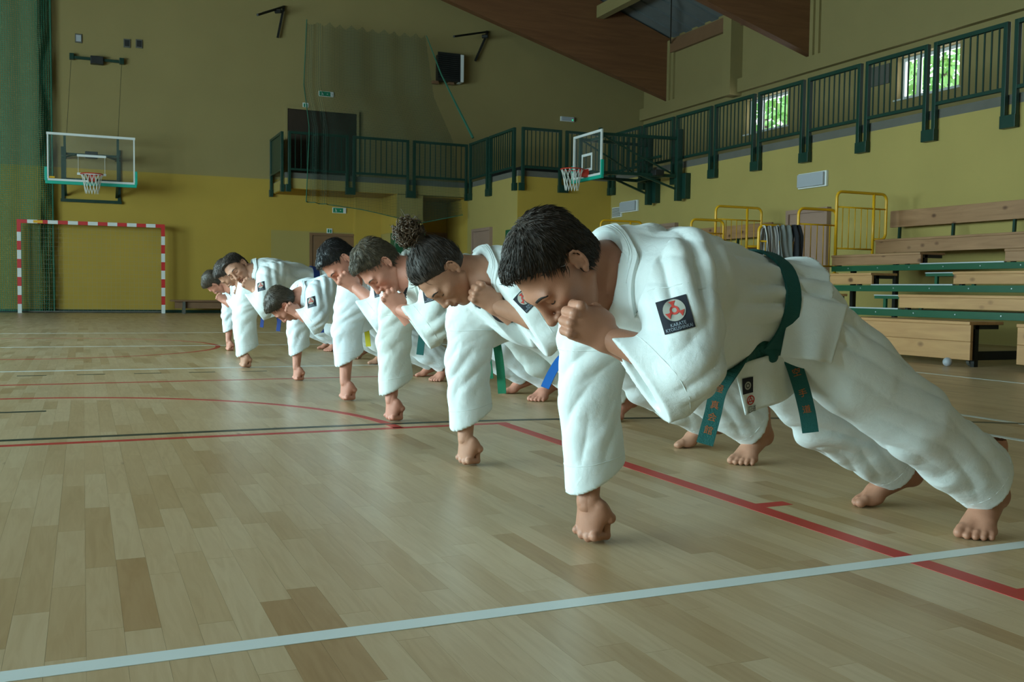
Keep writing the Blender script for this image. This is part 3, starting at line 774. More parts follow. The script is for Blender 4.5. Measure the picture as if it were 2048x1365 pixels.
arm.bar((XR-.6, 17.1, 3.4), (XR-.6, 18.2, 3.4), .05, .05).bar((XR-.5, 17.08, 3.02), (XR-.5, 18.2, 3.02), .06, .06)
for k in range(6): arm.bar((BX+.45+k*.12, 17.25+k*.01, 3.05), (BX+.45+k*.12, 17.25+k*.01, 3.75), .03, .03)
parts.append(arm.build('swing_arm', MT['green'])); parts.append(MB().box(10.55, 10.75, 17.0, 17.2, 3.0, 3.12).build('lock', MT['black'], bevel=.01))
adopt(e, *parts)

# ================================================================== BLEACHERS
TX = [7.45, 8.2, 9.0, 9.8, 10.6]
SEAT_Z = [.42, .665, .93, 1.21, 1.46]
SEAT_B = [.065, .52, .79, 1.065, 1.26]       # underside of the wooden seat front
DECK_Z = [None, .50, .775, 1.055, 1.26]
def bleacher(label, y0, y1, aisle=None, tiers=(0,1,2,3,4), back=True, wheels=True):
    e = empty('bleacher', (9.4, (y0+y1)/2, 0)); tag(e, label, 'bleachers', 'telescopic bleachers')
    parts = []
    def segs():
        if aisle is None: return [(y0, y1)]
        return [(y0, aisle[0]), (aisle[1], y1)]
    for i in tiers:
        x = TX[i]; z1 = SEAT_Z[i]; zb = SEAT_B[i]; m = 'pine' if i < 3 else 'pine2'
        for (a, b) in (segs() if i != 4 else [(y0, y1)]):
            nb = 2 if i == 0 else 1                               # the tall front panel is two boards
            if i == 0:
                parts.append(MB().box(x, x+.035, a, b, zb, .235).build('front_board', MT['pine'], bevel=.003))
                parts.append(MB().box(x, x+.035, a, b, .2365, z1-.03).build('front_board', MT['pine'], bevel=.003))
            else:
                parts.append(MB().box(x, x+.035, a, b, zb, z1-.03).build('front_board', MT[m], bevel=.003))
            parts.append(MB().box(x-.015, x+.42, a, b, z1-.03, z1).build('seat_board', MT[m], bevel=.004))
        if DECK_Z[i] and i < 4:
            dz = DECK_Z[i]
            parts.append(MB().box(x-.005, x+.03, y0, y1, dz-.075, dz).build('fascia', MT['gboard'], bevel=.002))
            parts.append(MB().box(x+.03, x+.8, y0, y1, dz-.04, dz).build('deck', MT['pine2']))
            for k in range(int((y1-y0)/.55)):
                yy = y0+.3+k*.55
                parts.append(MB().tube([(x-.012, yy, dz-.035), (x+.0, yy, dz-.035)], .008, 6).build('bolt', MT['alu']))
            if aisle: parts.append(MB().box(x-.012, x+.03, aisle[0], aisle[1], dz, dz+.014).build('nosing', MT['alu']))
        if aisle and i in (0, 1, 2):                               # intermediate step in the aisle
            z0 = DECK_Z[i] if DECK_Z[i] else .0; zs_ = (DECK_Z[i+1]+z0)/2+.01
            xs = TX[i]+.40
            parts.append(MB().box(xs, xs+.28, aisle[0]+.02, aisle[0]+.78, zs_-.035, zs_).build('step', MT['gboard']))
            parts.append(MB().box(xs-.008, xs+.02, aisle[0]+.02, aisle[0]+.78, zs_, zs_+.012).build('step_nosing', MT['alu']))
            for yy in (aisle[0]+.08, aisle[0]+.62): parts.append(MB().box(xs+.02, xs+.05, yy, yy+.04, z0, zs_-.035).build('step_leg', MT['gboard']))
    # seat brackets seen in the aisle gaps and steel understructure
    for i in tiers:
        x = TX[i]; z1 = SEAT_Z[i]; lo = DECK_Z[i] or 0.0
        ends = [y0+.02, y1-.06] + ([aisle[0]-.05, aisle[1]+.01, aisle[1]+.3] if aisle and i < 4 else [])
        for yy in ends:
            parts.append(MB().box(x+.08, x+.13, yy, yy+.04, lo, z1-.031).box(x+.05, x+.38, yy, yy+.04, z1-.07, z1-.031).build('seat_bracket', MT['black']))
        if i:
            for yy in (y0+.05, y1-.11): parts.append(MB().box(x+.3, x+.36, yy, yy+.06, .06, lo-.04).build('frame_leg', MT['black']))
    for yy in (y0+.05, y1-.11): parts.append(MB().box(TX[0]+.1, XR-.2, yy, yy+.06, .06, .14).build('frame_beam', MT['black']))
    if wheels:
        for yy in (y0+.10, y1-.12, (y0+y1)/2):
            for xx in (TX[0]+.16, TX[1]+.2, TX[2]+.2):
                parts.append(MB().tube([(xx, yy, .055), (xx, yy+.035, .055)], .055, 16).build('wheel', MT['grey']))
    if back and 4 in tiers:
        parts.append(MB().box(11.08, 11.12, y0+.0, y1+.22, 1.665, 1.91).build('backrest_board', MT['pine2'], bevel=.004))
        n = max(2, int((y1-y0)/.95))
        for k in range(n):
            yy = y1+.05 - k*.98
            if yy < y0: break
            parts.append(MB().bar((11.10, yy, 1.42), (11.12, yy, 1.90), .035, .035).build('backrest_post', MT['green']))
    adopt(e, *parts); return e
bleacher('tiered wooden bleacher with green fascias nearest the camera on the right', 6.53, 11.02, (8.15, 9.40))
bleacher('tiered wooden bleacher beyond the mauve door', 14.0, 16.9, None)
bleacher('tiered wooden bleacher block cut off by the right picture edge', 3.0, 6.04, None, tiers=(0,1,2,3,4))
tag(MB().tube([(7.36, 6.72, .045),(7.36,6.73,.046)], .01, 6).build('x', MT['lens']), 'x', 'x') if False else None
bl = bmesh.new(); bmesh.ops.create_uvsphere(bl, u_segments=20, v_segments=14, radius=.042)
for f in bl.faces: f.smooth = True
me = bpy.data.meshes.new('ball'); bl.to_mesh(me); bl.free()
o = link('small_ball', me, MT['lens']); o.location = (7.34, 6.68, .043); tag(o, 'small pale ball lying at the foot of the front bleacher panel', 'ball')
# front corner sheets
# ---- yellow tube guard rails
def guard(label, x0, x1, z0, z1, y, step=None, nb=5, clampz=None):
    """x0..x1 wide, legs from z0, rounded top at z1; right part beyond the second leg cantilevers (step = x of second leg)"""
    e = empty('guard_rail', ((x0+x1)/2, y, z0)); tag(e, label, 'guard rail', 'yellow guard rails')
    r = .021; R = .09; xs = step if step else x1; parts = []
    def arc(cx, cz, a0, a1, n=6): return [(cx+math.cos(math.radians(a0+(a1-a0)*k/n))*R, y, cz+math.sin(math.radians(a0+(a1-a0)*k/n))*R) for k in range(n+1)]
    loop = [(x0, y, z0)] + arc(x0+R, z1-R, 180, 90) + arc(x1-R, z1-R, 90, 0)
    zl = z0 + (z1-z0)*.38
    if step: loop += arc(x1-R, zl+R, 0, -90) + [(xs, y, zl)]
    else: loop += [(x1, y, z0)]
    parts.append(MB().tube(loop, r, 10).build('top_tube', MT['ytube'], smooth=True))
    if step: parts.append(MB().tube([(xs, y, z0+.04), (xs, y, z1)], r, 10).build('leg', MT['ytube'], smooth=True))
    zm = z1-.22; zb = z0+.26
    parts.append(MB().tube([(x0, y, zm), (x1, y, zm)], .012, 8).build('mid_rail', MT['ytube'], smooth=True))
    parts.append(MB().tube([(x0, y, zb), (xs, y, zb)], .012, 8).build('low_rail', MT['ytube'], smooth=True))
    for k in range(nb):
        xx = x0+(xs-x0)*(k+1)/(nb+1)
        parts.append(MB().tube([(xx, y, zb), (xx, y, zm)], .007, 6).build('bar', MT['ytube'], smooth=True))
    if step and x1-xs > .15: parts.append(MB().tube([((x1+xs)/2, y, zl), ((x1+xs)/2, y, zm)], .007, 6).build('bar', MT['ytube'], smooth=True))
    parts.append(MB().box(x0-.03, x0+.05, y-.03, y+.03, z0, z0+.12).box(xs-.03, xs+.06, y-.03, y+.03, z0+.05, z0+.17).build('clamp', MT['ytube'], bevel=.01))
    adopt(e, *parts)
Y1 = 11.10
guard('tall yellow tube guard rail at the top end of the near bleacher', 9.93, 10.86, 1.06, 2.135, Y1, 10.62)
guard('yellow tube guard rail in front of the mauve door', 9.30, 9.98, .80, 1.87, Y1+.06, None)
guard('low yellow tube guard rail carrying the clothes', 8.57, 9.28, .53, 1.60, Y1, None)
Y2 = 13.93
guard('tall yellow tube guard rail at the near end of the far bleacher', 9.85, 10.80, 1.06, 2.13, Y2, 10.50)
guard('lower yellow tube guard rail at the near end of the far bleacher', 9.32, 9.97, .80, 1.88, Y2-.06, None)
Y3 = 16.98
guard('yellow tube guard rail at the far end of the far bleacher', 9.31, 10.24, .95, 2.05, Y3, 9.98, 4)
guard('lowest yellow tube guard rail near the corner of the hall', 8.80, 9.45, .70, 1.80, Y3+.06, None, 4)
# ---- clothes hung over the low guard rail
def cloth_bundle(name, label, x0, x1, y, zt, zb, m, seed, th=.10):
    """garment folded over the rail: two hanging sides with folds"""
    def fn(u, v):
        x = x0+(x1-x0)*u
        a = v*2-1
        s = abs(a); side = -1 if a < 0 else 1
        z = zt - (zt-zb)*max(0, s-.12)/.88 * (1-.10*math.sin(u*9+seed) - .18*(u-.5)**2) + .015*math.sin(u*14+seed)*(1-s)
        yy = y + side*(.03+min(1, s*3)*th*.5 + .016*math.sin(u*11+seed+v*3) + .03*s*(1+math.sin(u*7+seed)))
        return (x + .02*math.sin(v*9+seed)*s, yy, z)
    o = sheet(name, fn, 40, 30, m)
    s = o.modifiers.new('solid', 'SOLIDIFY'); s.thickness = .012
    return tag(o, label, 'clothes', 'clothes on the guard rail')
MT['stripe'] = None
def stripe_mat():
    m = bpy.data.materials.new('striped_shirt_cloth'); m.use_nodes = True; N = m.node_tree.nodes; L = m.node_tree.links; b = N['Principled BSDF']
    g = N.new('ShaderNodeNewGeometry'); w = N.new('ShaderNodeTexWave'); w.wave_type = 'BANDS'; w.bands_direction = 'X'; w.inputs['Scale'].default_value = 9; w.inputs['Distortion'].default_value = 1.5
    L.new(g.outputs['Position'], w.inputs['Vector']); r = N.new('ShaderNodeValToRGB'); r.color_ramp.elements[0].color = (.16,.15,.15,1); r.color_ramp.elements[1].color = (.55,.54,.52,1); r.color_ramp.elements[0].position = .35; r.color_ramp.elements[1].position = .6
    L.new(w.outputs['Fac'], r.inputs['Fac']); L.new(r.outputs['Color'], b.inputs['Base Color']); b.inputs['Roughness'].default_value = .9; return m
MT['stripe'] = stripe_mat()
MT['gcloth'] = mat('grey_knit_cloth', (.25,.27,.26), .95, noise_amt=.15)
MT['bcloth'] = mat('black_jacket_cloth', (.014,.015,.02), .8, noise_amt=.2)
cloth_bundle('striped_shirt', 'grey and white striped shirt hung over the low guard rail', 8.61, 8.82, Y1-.02, 1.58, .98, 'stripe', 1.0)
cloth_bundle('grey_sweater', 'grey sweater hung over the rail between striped shirt and black jacket', 8.86, 9.06, Y1-.02, 1.60, 1.05, 'gcloth', 2.3)
cloth_bundle('black_jacket', 'black jacket hung over the low guard rail beside the grey sweater', 9.09, 9.24, Y1-.02, 1.61, 1.00, 'bcloth', 4.1, .16)
# ================================================================== ORGANIC SURFACES (signed distance fields meshed by surface nets)
F32 = np.float32
def V3(*a): return np.array(a, dtype=F32)
def nrm(v):
    v = np.asarray(v, dtype=np.float64); return v/np.linalg.norm(v)

class Field:
    def __init__(self, lo, hi, vox):
        self.vox = vox; self.lo = np.asarray(lo, float); n = np.ceil((np.asarray(hi)-self.lo)/vox).astype(int)+1
        self.n = n; self.ax = [(self.lo[i]+np.arange(n[i])*vox).astype(F32) for i in range(3)]
        self.D = np.full(tuple(n), .06, dtype=F32)
    def _sub(self, lo, hi):
        sl = []
        for i in range(3):
            a = max(0, int((lo[i]-self.lo[i])/self.vox)); b = min(self.n[i], int((hi[i]-self.lo[i])/self.vox)+2)
            if b <= a: return None
            sl.append(slice(a, b))
        return tuple(sl)
    def grid(self, sl): return self.ax[0][sl[0]][:,None,None], self.ax[1][sl[1]][None,:,None], self.ax[2][sl[2]][None,None,:]
    def op(self, prim, k=.01, mode='u'):
        fn, lo, hi = prim; pad = k+.03
        sl = self._sub(np.asarray(lo)-pad, np.asarray(hi)+pad)
        if sl is None: return self
        d = fn(*self.grid(sl)).astype(F32); A = self.D[sl]
        if mode == 'u':
            if k > 0:
                h = np.clip(.5+.5*(A-d)/k, 0, 1); self.D[sl] = A+(d-A)*h - k*h*(1-h)
            else: self.D[sl] = np.minimum(A, d)
        elif mode == 's':
            if k > 0:
                h = np.clip(.5-.5*(A+d)/k, 0, 1); self.D[sl] = A+(-d-A)*h + k*h*(1-h)
            else: self.D[sl] = np.maximum(A, -d)
        return self
    def u(self, prim, k=.01): return self.op(prim, k, 'u')
    def s(self, prim, k=.01): return self.op(prim, k, 's')
    def mesh(self):
        D = self.D; ins = D < 0
        c = np.zeros(tuple(self.n-1), dtype=np.int8)
        for i in (0,1):
            for j in (0,1):
                for k in (0,1): c += ins[i:i+self.n[0]-1, j:j+self.n[1]-1, k:k+self.n[2]-1]
        act = np.argwhere((c > 0) & (c < 8)); m = len(act)
        idx = np.full(c.shape, -1, dtype=np.int64); idx[act[:,0],act[:,1],act[:,2]] = np.arange(m)
        pos = np.zeros((m,3)); cnt = np.zeros(m)
        corners = [(i,j,k) for i in (0,1) for j in (0,1) for k in (0,1)]
        for a in range(8):
            for ax in range(3):
                ca = corners[a]
                if ca[ax]: continue
                cb = list(ca); cb[ax] = 1
                da = D[act[:,0]+ca[0],act[:,1]+ca[1],act[:,2]+ca[2]]; db = D[act[:,0]+cb[0],act[:,1]+cb[1],act[:,2]+cb[2]]
                cr = (da < 0) != (db < 0); t = np.where(cr, da/np.where(cr, da-db, 1), 0)
                p = np.array(ca, float)[None,:]+np.zeros((m,1)); p = p.copy(); p[:,ax] += t
                pos[cr] += p[cr]; cnt[cr] += 1
        V = self.lo + (act+pos/cnt[:,None])*self.vox
        faces = []
        for ax in range(3):
            o1, o2 = [(1,2),(2,0),(0,1)][ax]
            a = [slice(None)]*3; b = [slice(None)]*3; a[ax] = slice(0,-1); b[ax] = slice(1,None)
            A, B = ins[tuple(a)], ins[tuple(b)]
            e = np.argwhere(A != B)
            ok = (e[:,o1] > 0) & (e[:,o2] > 0) & (e[:,o1] < self.n[o1]-1) & (e[:,o2] < self.n[o2]-1); e = e[ok]
            fl = A[e[:,0],e[:,1],e[:,2]]
            def cell(d1, d2):
                q = e.copy(); q[:,o1] -= d1; q[:,o2] -= d2; return idx[q[:,0],q[:,1],q[:,2]]
            q = np.stack([cell(1,1), cell(0,1), cell(0,0), cell(1,0)], 1)
            q[~fl] = q[~fl][:,::-1]
            faces.append(q)
        Fa = np.concatenate(faces); Fa = Fa[(Fa >= 0).all(1)]
        a, b, c_, d_ = (V[Fa[:,i]] for i in range(4))
        vol = np.einsum('ij,ij->i', a, np.cross(b, c_)).sum() + np.einsum('ij,ij->i', a, np.cross(c_, d_)).sum()
        if vol < 0: Fa = Fa[:,::-1]
        return V, Fa

def cap(a, b, ra, rb=None):
    a, b = np.asarray(a, float), np.asarray(b, float); rb = ra if rb is None else rb; ab = b-a; L2 = max(1e-9, float(ab@ab)); R = max(ra, rb)
    def fn(X, Y, Z):
        x, y, z = X-F32(a[0]), Y-F32(a[1]), Z-F32(a[2])
        t = np.clip((x*F32(ab[0])+y*F32(ab[1])+z*F32(ab[2]))/F32(L2), 0, 1)
        return np.sqrt((x-t*F32(ab[0]))**2+(y-t*F32(ab[1]))**2+(z-t*F32(ab[2]))**2) - (F32(ra)+t*F32(rb-ra))
    return fn, np.minimum(a, b)-R, np.maximum(a, b)+R
def ell(c, r, Rm=None):
    c = np.asarray(c, float); r = np.asarray(r, float); M_ = np.eye(3) if Rm is None else np.asarray(Rm, float)   # rows = local axes
    R = r.max() if Rm is not None else r
    def fn(X, Y, Z):
        x, y, z = X-F32(c[0]), Y-F32(c[1]), Z-F32(c[2])
        q = [(x*F32(M_[i][0])+y*F32(M_[i][1])+z*F32(M_[i][2])) for i in range(3)]
        k0 = np.sqrt(sum((q[i]/F32(r[i]))**2 for i in range(3))); k1 = np.sqrt(sum((q[i]/F32(r[i]**2))**2 for i in range(3)))
        return k0*(k0-1)/np.maximum(k1, F32(1e-6))
    return fn, c-R, c+R
def ecap(a, b, ua, wa, ub, wb, uvec, ua_dir2=None, flat_a=False, flat_b=False, nb=None, na=None):
    """tapered capsule of elliptic section; u radii along uvec, w radii along axis x uvec; optional flat cut ends with plane normals na/nb"""
    a, b = np.asarray(a, float), np.asarray(b, float); ab = b-a; L = np.linalg.norm(ab); ax = ab/L
    u = np.asarray(uvec, float); u = u-ax*(u@ax); u /= np.linalg.norm(u); w = np.cross(ax, u); R = max(ua, wa, ub, wb)
    nA = -nrm(na) if na is not None else -ax; nB = nrm(nb) if nb is not None else ax
    def fn(X, Y, Z):
        x, y, z = X-F32(a[0]), Y-F32(a[1]), Z-F32(a[2])
        s = x*F32(ax[0])+y*F32(ax[1])+z*F32(ax[2]); t = np.clip(s/F32(L), 0, 1)
        du = x*F32(u[0])+y*F32(u[1])+z*F32(u[2]); dw = x*F32(w[0])+y*F32(w[1])+z*F32(w[2])
        ru = F32(ua)+t*F32(ub-ua); rw = F32(wa)+t*F32(wb-wa); mn = np.minimum(ru, rw)
        e = s - t*F32(L)
        k0 = np.sqrt((du/ru)**2+(dw/rw)**2+(e/mn)**2); k1 = np.sqrt((du/ru**2)**2+(dw/rw**2)**2+(e/mn**2)**2)
        d = k0*(k0-1)/np.maximum(k1, F32(1e-6)); d = np.where(k0 < 1e-3, -mn, d)
        if flat_b: d = np.maximum(d, (X-F32(b[0]))*F32(nB[0])+(Y-F32(b[1]))*F32(nB[1])+(Z-F32(b[2]))*F32(nB[2]))
        if flat_a: d = np.maximum(d, (X-F32(a[0]))*F32(nA[0])+(Y-F32(a[1]))*F32(nA[1])+(Z-F32(a[2]))*F32(nA[2]))
        return d
    return fn, np.minimum(a, b)-R, np.maximum(a, b)+R
def halfspace_cut(field, p, n, lo, hi):
    """remove everything on the +n side of the plane inside the box lo..hi"""
    p = np.asarray(p, float); n = nrm(n)
    sl = field._sub(lo, hi)
    if sl is None: return
    X, Y, Z = field.grid(sl)
    d = (X-F32(p[0]))*F32(n[0])+(Y-F32(p[1]))*F32(n[1])+(Z-F32(p[2]))*F32(n[2])
    field.D[sl] = np.maximum(field.D[sl], d.astype(F32))

def vnoise(P, seed=0):
    """smooth value noise in [-1,1] for an (n,3) array"""
    P = np.asarray(P, float); i = np.floor(P).astype(np.int64); f = P-i; f = f*f*(3-2*f)
    def h(a, b, c):
        x = (a*73856093) ^ (b*19349663) ^ (c*83492791) ^ (seed*2654435)
        x = (x ^ (x >> 13))*1274126177 & 0x7fffffff
        x = (x ^ (x >> 16)) & 0xffff
        return x/32767.5-1
    r = 0
    for dx in (0,1):
        for dy in (0,1):
            for dz in (0,1):
                w = (f[:,0] if dx else 1-f[:,0])*(f[:,1] if dy else 1-f[:,1])*(f[:,2] if dz else 1-f[:,2])
                r = r + w*h(i[:,0]+dx, i[:,1]+dy, i[:,2]+dz)
    return r
def vert_normals(V, Fa):
    a, b, c, d = (V[Fa[:,i]] for i in range(4)); n = np.cross(c-a, d-b)
    N = np.zeros_like(V)
    for i in range(4): np.add.at(N, Fa[:,i], n)
    return N/np.maximum(1e-12, np.linalg.norm(N, axis=1))[:,None]
def laplace(V, Fa, it=1, lam=.5):
    e = np.concatenate([Fa[:,[0,1]],Fa[:,[1,2]],Fa[:,[2,3]],Fa[:,[3,0]]]); e = np.concatenate([e, e[:,::-1]])
    cnt = np.bincount(e[:,0], minlength=len(V)).astype(float)
    for _ in range(it):
        S_ = np.stack([np.bincount(e[:,0], weights=V[e[:,1],k], minlength=len(V)) for k in range(3)], 1)
        V = V + lam*(S_/np.maximum(cnt,1)[:,None]-V)
    return V
FOLD_VIEW = np.array([0, 0, .65])      # side of the cloth the main folds are combed for
def folds(V, N, sets, seed=0):
    """sets of (centre, radius, fold direction, wavelength, amplitude): crease-like ridges running along the fold direction"""
    d = np.zeros(len(V))
    for i, (c, R, dr, wl, am) in enumerate(sets):
        c = np.asarray(c, float); q = V-c; dist = np.linalg.norm(q, axis=1)/R; w = np.clip(1-dist, 0, 1); w = w*w*(3-2*w)
        if not (w > 0).any(): continue
        sel = w > 0; dr = nrm(dr); n0 = nrm(FOLD_VIEW-c)
        side = nrm(np.cross(dr, n0)); dep = np.cross(side, dr)
        u = q[sel]@side; v = q[sel]@dep; al = q[sel]@dr
        wp = vnoise(np.stack([u, v*.5, al*.30], 1)/(wl*1.5), seed+i*7)
        ph = (u+v*.35)/wl*2*np.pi + wp*3.4
        r = 1.9*np.abs(np.sin(ph/2))**.8-1.1
        am_ = .45+.75*np.clip(vnoise(np.stack([u,v*.5,al*.6],1)/(wl*2.2), seed+i*13+3)+.35, 0, 1.2)
        d[sel] += 1.5*am*w[sel]*r*am_
    return d
def np_mesh(name, V, Fa, smooth=True):
    me = bpy.data.meshes.new(name); V = np.asarray(V, dtype=np.float32); Fa = np.asarray(Fa, dtype=np.int32)
    me.vertices.add(len(V)); me.vertices.foreach_set('co', V.ravel())
    k = Fa.shape[1]
    me.loops.add(Fa.size); me.loops.foreach_set('vertex_index', Fa.ravel())
    me.polygons.add(len(Fa)); me.polygons.foreach_set('loop_start', np.arange(0, Fa.size, k, dtype=np.int32))
    me.polygons.foreach_set('use_smooth', np.full(len(Fa), smooth))
    me.update(calc_edges=True); me.validate()
    return me
def join_parts(parts):
    Vs, Fs, Ms, o = [], [], [], 0
    for i, (V, Fa) in enumerate(parts): Vs.append(V); Fs.append(Fa+o); Ms.append(np.full(len(Fa), i)); o += len(V)
    return np.concatenate(Vs), np.concatenate(Fs), np.concatenate(Ms)
def xf(V, R, c, s=1.0): return (V*s)@np.asarray(R).T + np.asarray(c)      # R columns = local axes in world

# ------------------------------------------------------------------ anatomy
_cache = {}
def head_mesh(vox=.0032, nose=1.0, jaw=1.0, female=False):
    """face to +Y, crown to +Z, person's right +X; origin between the ears"""
    key = ('head', vox, nose, jaw, female)
    if key in _cache: return _cache[key]
    f = Field((-.10,-.13,-.155), (.10,.135,.14), vox)
    f.u(ell((0,-.016,.044), (.075,.094,.080)), 0)
    f.u(ell((0,.030,-.015), (.064,.062,.088)), .03)
    f.u(ell((0,.034,-.066), (.050*jaw,.050,.046)), .02)
    f.u(ell((0,.072,-.097), (.021*jaw,.018,.016)), .022)
    for s in (1,-1):
        f.u(cap((s*.056*jaw,-.006,-.052), (s*.020,.070,-.100), .014, .011), .022)
        f.u(ell((s*.044,.060,-.012), (.022,.026,.018)), .02)
    f.u(ell((0,.080,.026), (.050,.016,.013)), .02)
    for s in (1,-1):
        f.s(ell((s*.032,.104,.006), (.019,.020,.014)), .014)
        f.s(ell((s*.018,.098,.008), (.010,.012,.016)), .010)
    for s in (1,-1):
        f.u(ell((s*.031,.0755,.008), (.0165,.0135,.0125)), .004)
        f.u(cap((s*.046,.079,.0235), (s*.016,.0895,.0235), .0048, .0056), .008)
    f.u(cap((0,.090,.018), (0,.112*(.5+.5*nose)+.0,-.030), .0075, .0115), .012)
    f.u(ell((0,.1135*(.55+.45*nose),-.032), (.0115,.0105,.0105)), .008)
    for s in (1,-1): f.u(ell((s*.0135,.101,-.036), (.0085,.0105,.0085)), .006)
    for s in (1,-1): f.s(ell((s*.0065,.106,-.0445), (.0038,.005,.0035)), .003)
    f.u(ell((0,.086,-.060), (.030,.014,.020)), .014)
    f.u(ell((0,.0965,-.0585), (.021,.0085,.0052)), .006); f.u(ell((0,.0945,-.0690), (.0185,.0090,.0058)), .006)
    f.s(cap((-.024,.0965,-.0640), (.024,.0965,-.0640), .0017), .003); f.s(ell((0,.104,-.0635), (.018,.006,.0016)), .002)
    f.s(ell((0,.101,-.081), (.018,.008,.006)), .010)
    for s in (1,-1):
        no = np.array([s*.93,.36,0]); e1 = np.array([-s*.36,.93,0]); e2 = np.array([0,-.22,.975]); ec = np.array([s*.0770,-.015,-.001])
        f.u(ell(ec+no*.001, (.0036,.0150,.0260), np.stack([no, e1, e2])), .005)
        def hx(a_, k=1.0, o=.005): return ec+e1*(.0158*k*math.cos(math.radians(a_)))+e2*(.0275*k*math.sin(math.radians(a_)))+no*o
        hp = [hx(8,.55,.003), hx(35,.95,.004), hx(62), hx(90,1,.006), hx(120,1,.0065), hx(150,1,.0065), hx(180,1,.006), hx(210,1,.005), hx(240,1,.004)]
        for p_, q_ in zip(hp[:-1], hp[1:]): f.u(cap(p_, q_, .0034), .0015)
        ap = [hx(75,.55,.0035), hx(130,.50,.005), hx(185,.52,.005), hx(235,.55,.004)]
        for p_, q_ in zip(ap[:-1], ap[1:]): f.u(cap(p_, q_, .0026), .0015)
        f.u(ell(ec+e1*.0125-e2*.005+no*.0045, (.004,.004,.006)), .003); f.u(ell(ec-e2*.0255+e1*.002+no*.002, (.0048,.0075,.0085)), .004)
    V, Fa = f.mesh()
    V = laplace(V, Fa, 1, .3)
    _cache[key] = (V, Fa); return _cache[key]

def fist_mesh(vox=.0028):
    """wrist at origin, knuckles towards +Z, back of hand +Y, thumb side +X"""
    key = ('fist', vox)
    if key in _cache: return _cache[key]
    f = Field((-.065,-.075,-.075), (.07,.05,.125), vox)
    f.u(ecap((0,0,-.07),(0,0,.0), .029,.022, .028,.0205, (1,0,0)), 0)
    f.u(ecap((0,-.001,.0),(0,-.004,.068), .029,.021, .040,.0225, (1,0,0)), .016)
    xs = (.0305,.0105,-.0100,-.0290); ln = (.043,.047,.045,.036); rr = (.0109,.0112,.0107,.0096); kz = (.083,.088,.085,.077)
    f.u(ell((.030,-.014,.030), (.020,.022,.032)), .014)
    for x, l, r, z in zip(xs, ln, rr, kz):
        k1 = (x, .0085, z); k2 = (x*.97, .0085-l, z+.003); k3 = (x*.96, .0085-l-.001, z-.030); k4 = (x*.95, -.018, z-.036)
        f.u(ell((x,.010,z-.001), (r*1.06,r*1.05,r*1.1)), .005)
        f.u(cap(k1, k2, r*1.02, r*.98), .0015); f.u(cap(k2, k3, r*.98, r*.92), .0015); f.u(cap(k3, k4, r*.9, r*.85), .0015)
        f.u(ell(k2, (r*1.04,r*1.08,r*1.06)), .003)
    f.u(cap((.033,-.010,.012), (.044,-.032,.040), .0150, .0125), .010); f.u(cap((.044,-.032,.040), (.012,-.050,.060), .0118, .0105), .005)
    f.u(ell((.044,-.033,.041), (.0125,.0128,.0128)), .004); f.u(cap((.012,-.050,.060),(.004,-.0505,.062), .0105, .0095), .003)
    V, Fa = f.mesh(); V = laplace(V, Fa, 1, .25)
    _cache[key] = (V, Fa); return _cache[key]

def foot_mesh(vox=.003, lift=.055):
    """toes towards +Y, sole at z = 0, inner (big toe) side +X; ankle above (0, 0)"""
    key = ('foot', vox, lift)
    if key in _cache: return _cache[key]
    f = Field((-.065,-.085,-.005), (.065,.21,.26), vox)
    f.u(ell((0,-.042,.034+lift), (.029,.034,.034)), 0)
    f.u(cap((0,-.005,.075+lift), (0,.020-.0,.24), .034, .040), .02)
    f.u(cap((-.0,-.042,.05+lift),(0,-.03,.20), .018, .02), .03)
    for s in (1,-1): f.u(ell((s*.030,.0,.072+lift), (.012,.015,.016)), .012)
    f.u(ecap((0,-.03,.040+lift), (0,.085,.028+lift*.22), .030,.036, .040,.024, (1,0,0)), .02)
    f.u(ecap((0,.02,.062+lift), (.010,.10,.034), .026,.022, .030,.014, (1,0,0)), .025)
    f.u(ell((.022,.108,.024), (.026,.034,.022)), .016); f.u(ell((-.020,.098,.019), (.026,.032,.017)), .016)
    toes = [(.031,.128,.168,.0145),(.010,.132,.166,.0098),(-.009,.128,.158,.0092),(-.026,.120,.147,.0088),(-.041,.106,.131,.0082)]
    for x, y0, y1, r in toes:
        f.u(cap((x*.92,y0-.012,.018), (x,y0+.010,r+.008), r*1.0, r*1.02), .008); f.u(cap((x,y0+.010,r+.008), (x*1.02,y1-r,r+.0005), r*1.02, r*.98), .002)
        f.u(ell((x*1.02,y1-r,r), (r*1.02,r*1.15,r)), .002)
    V, Fa = f.mesh(); V = laplace(V, Fa, 1, .25); V[:,2] = np.maximum(V[:,2], 0)
    _cache[key] = (V, Fa); return _cache[key]
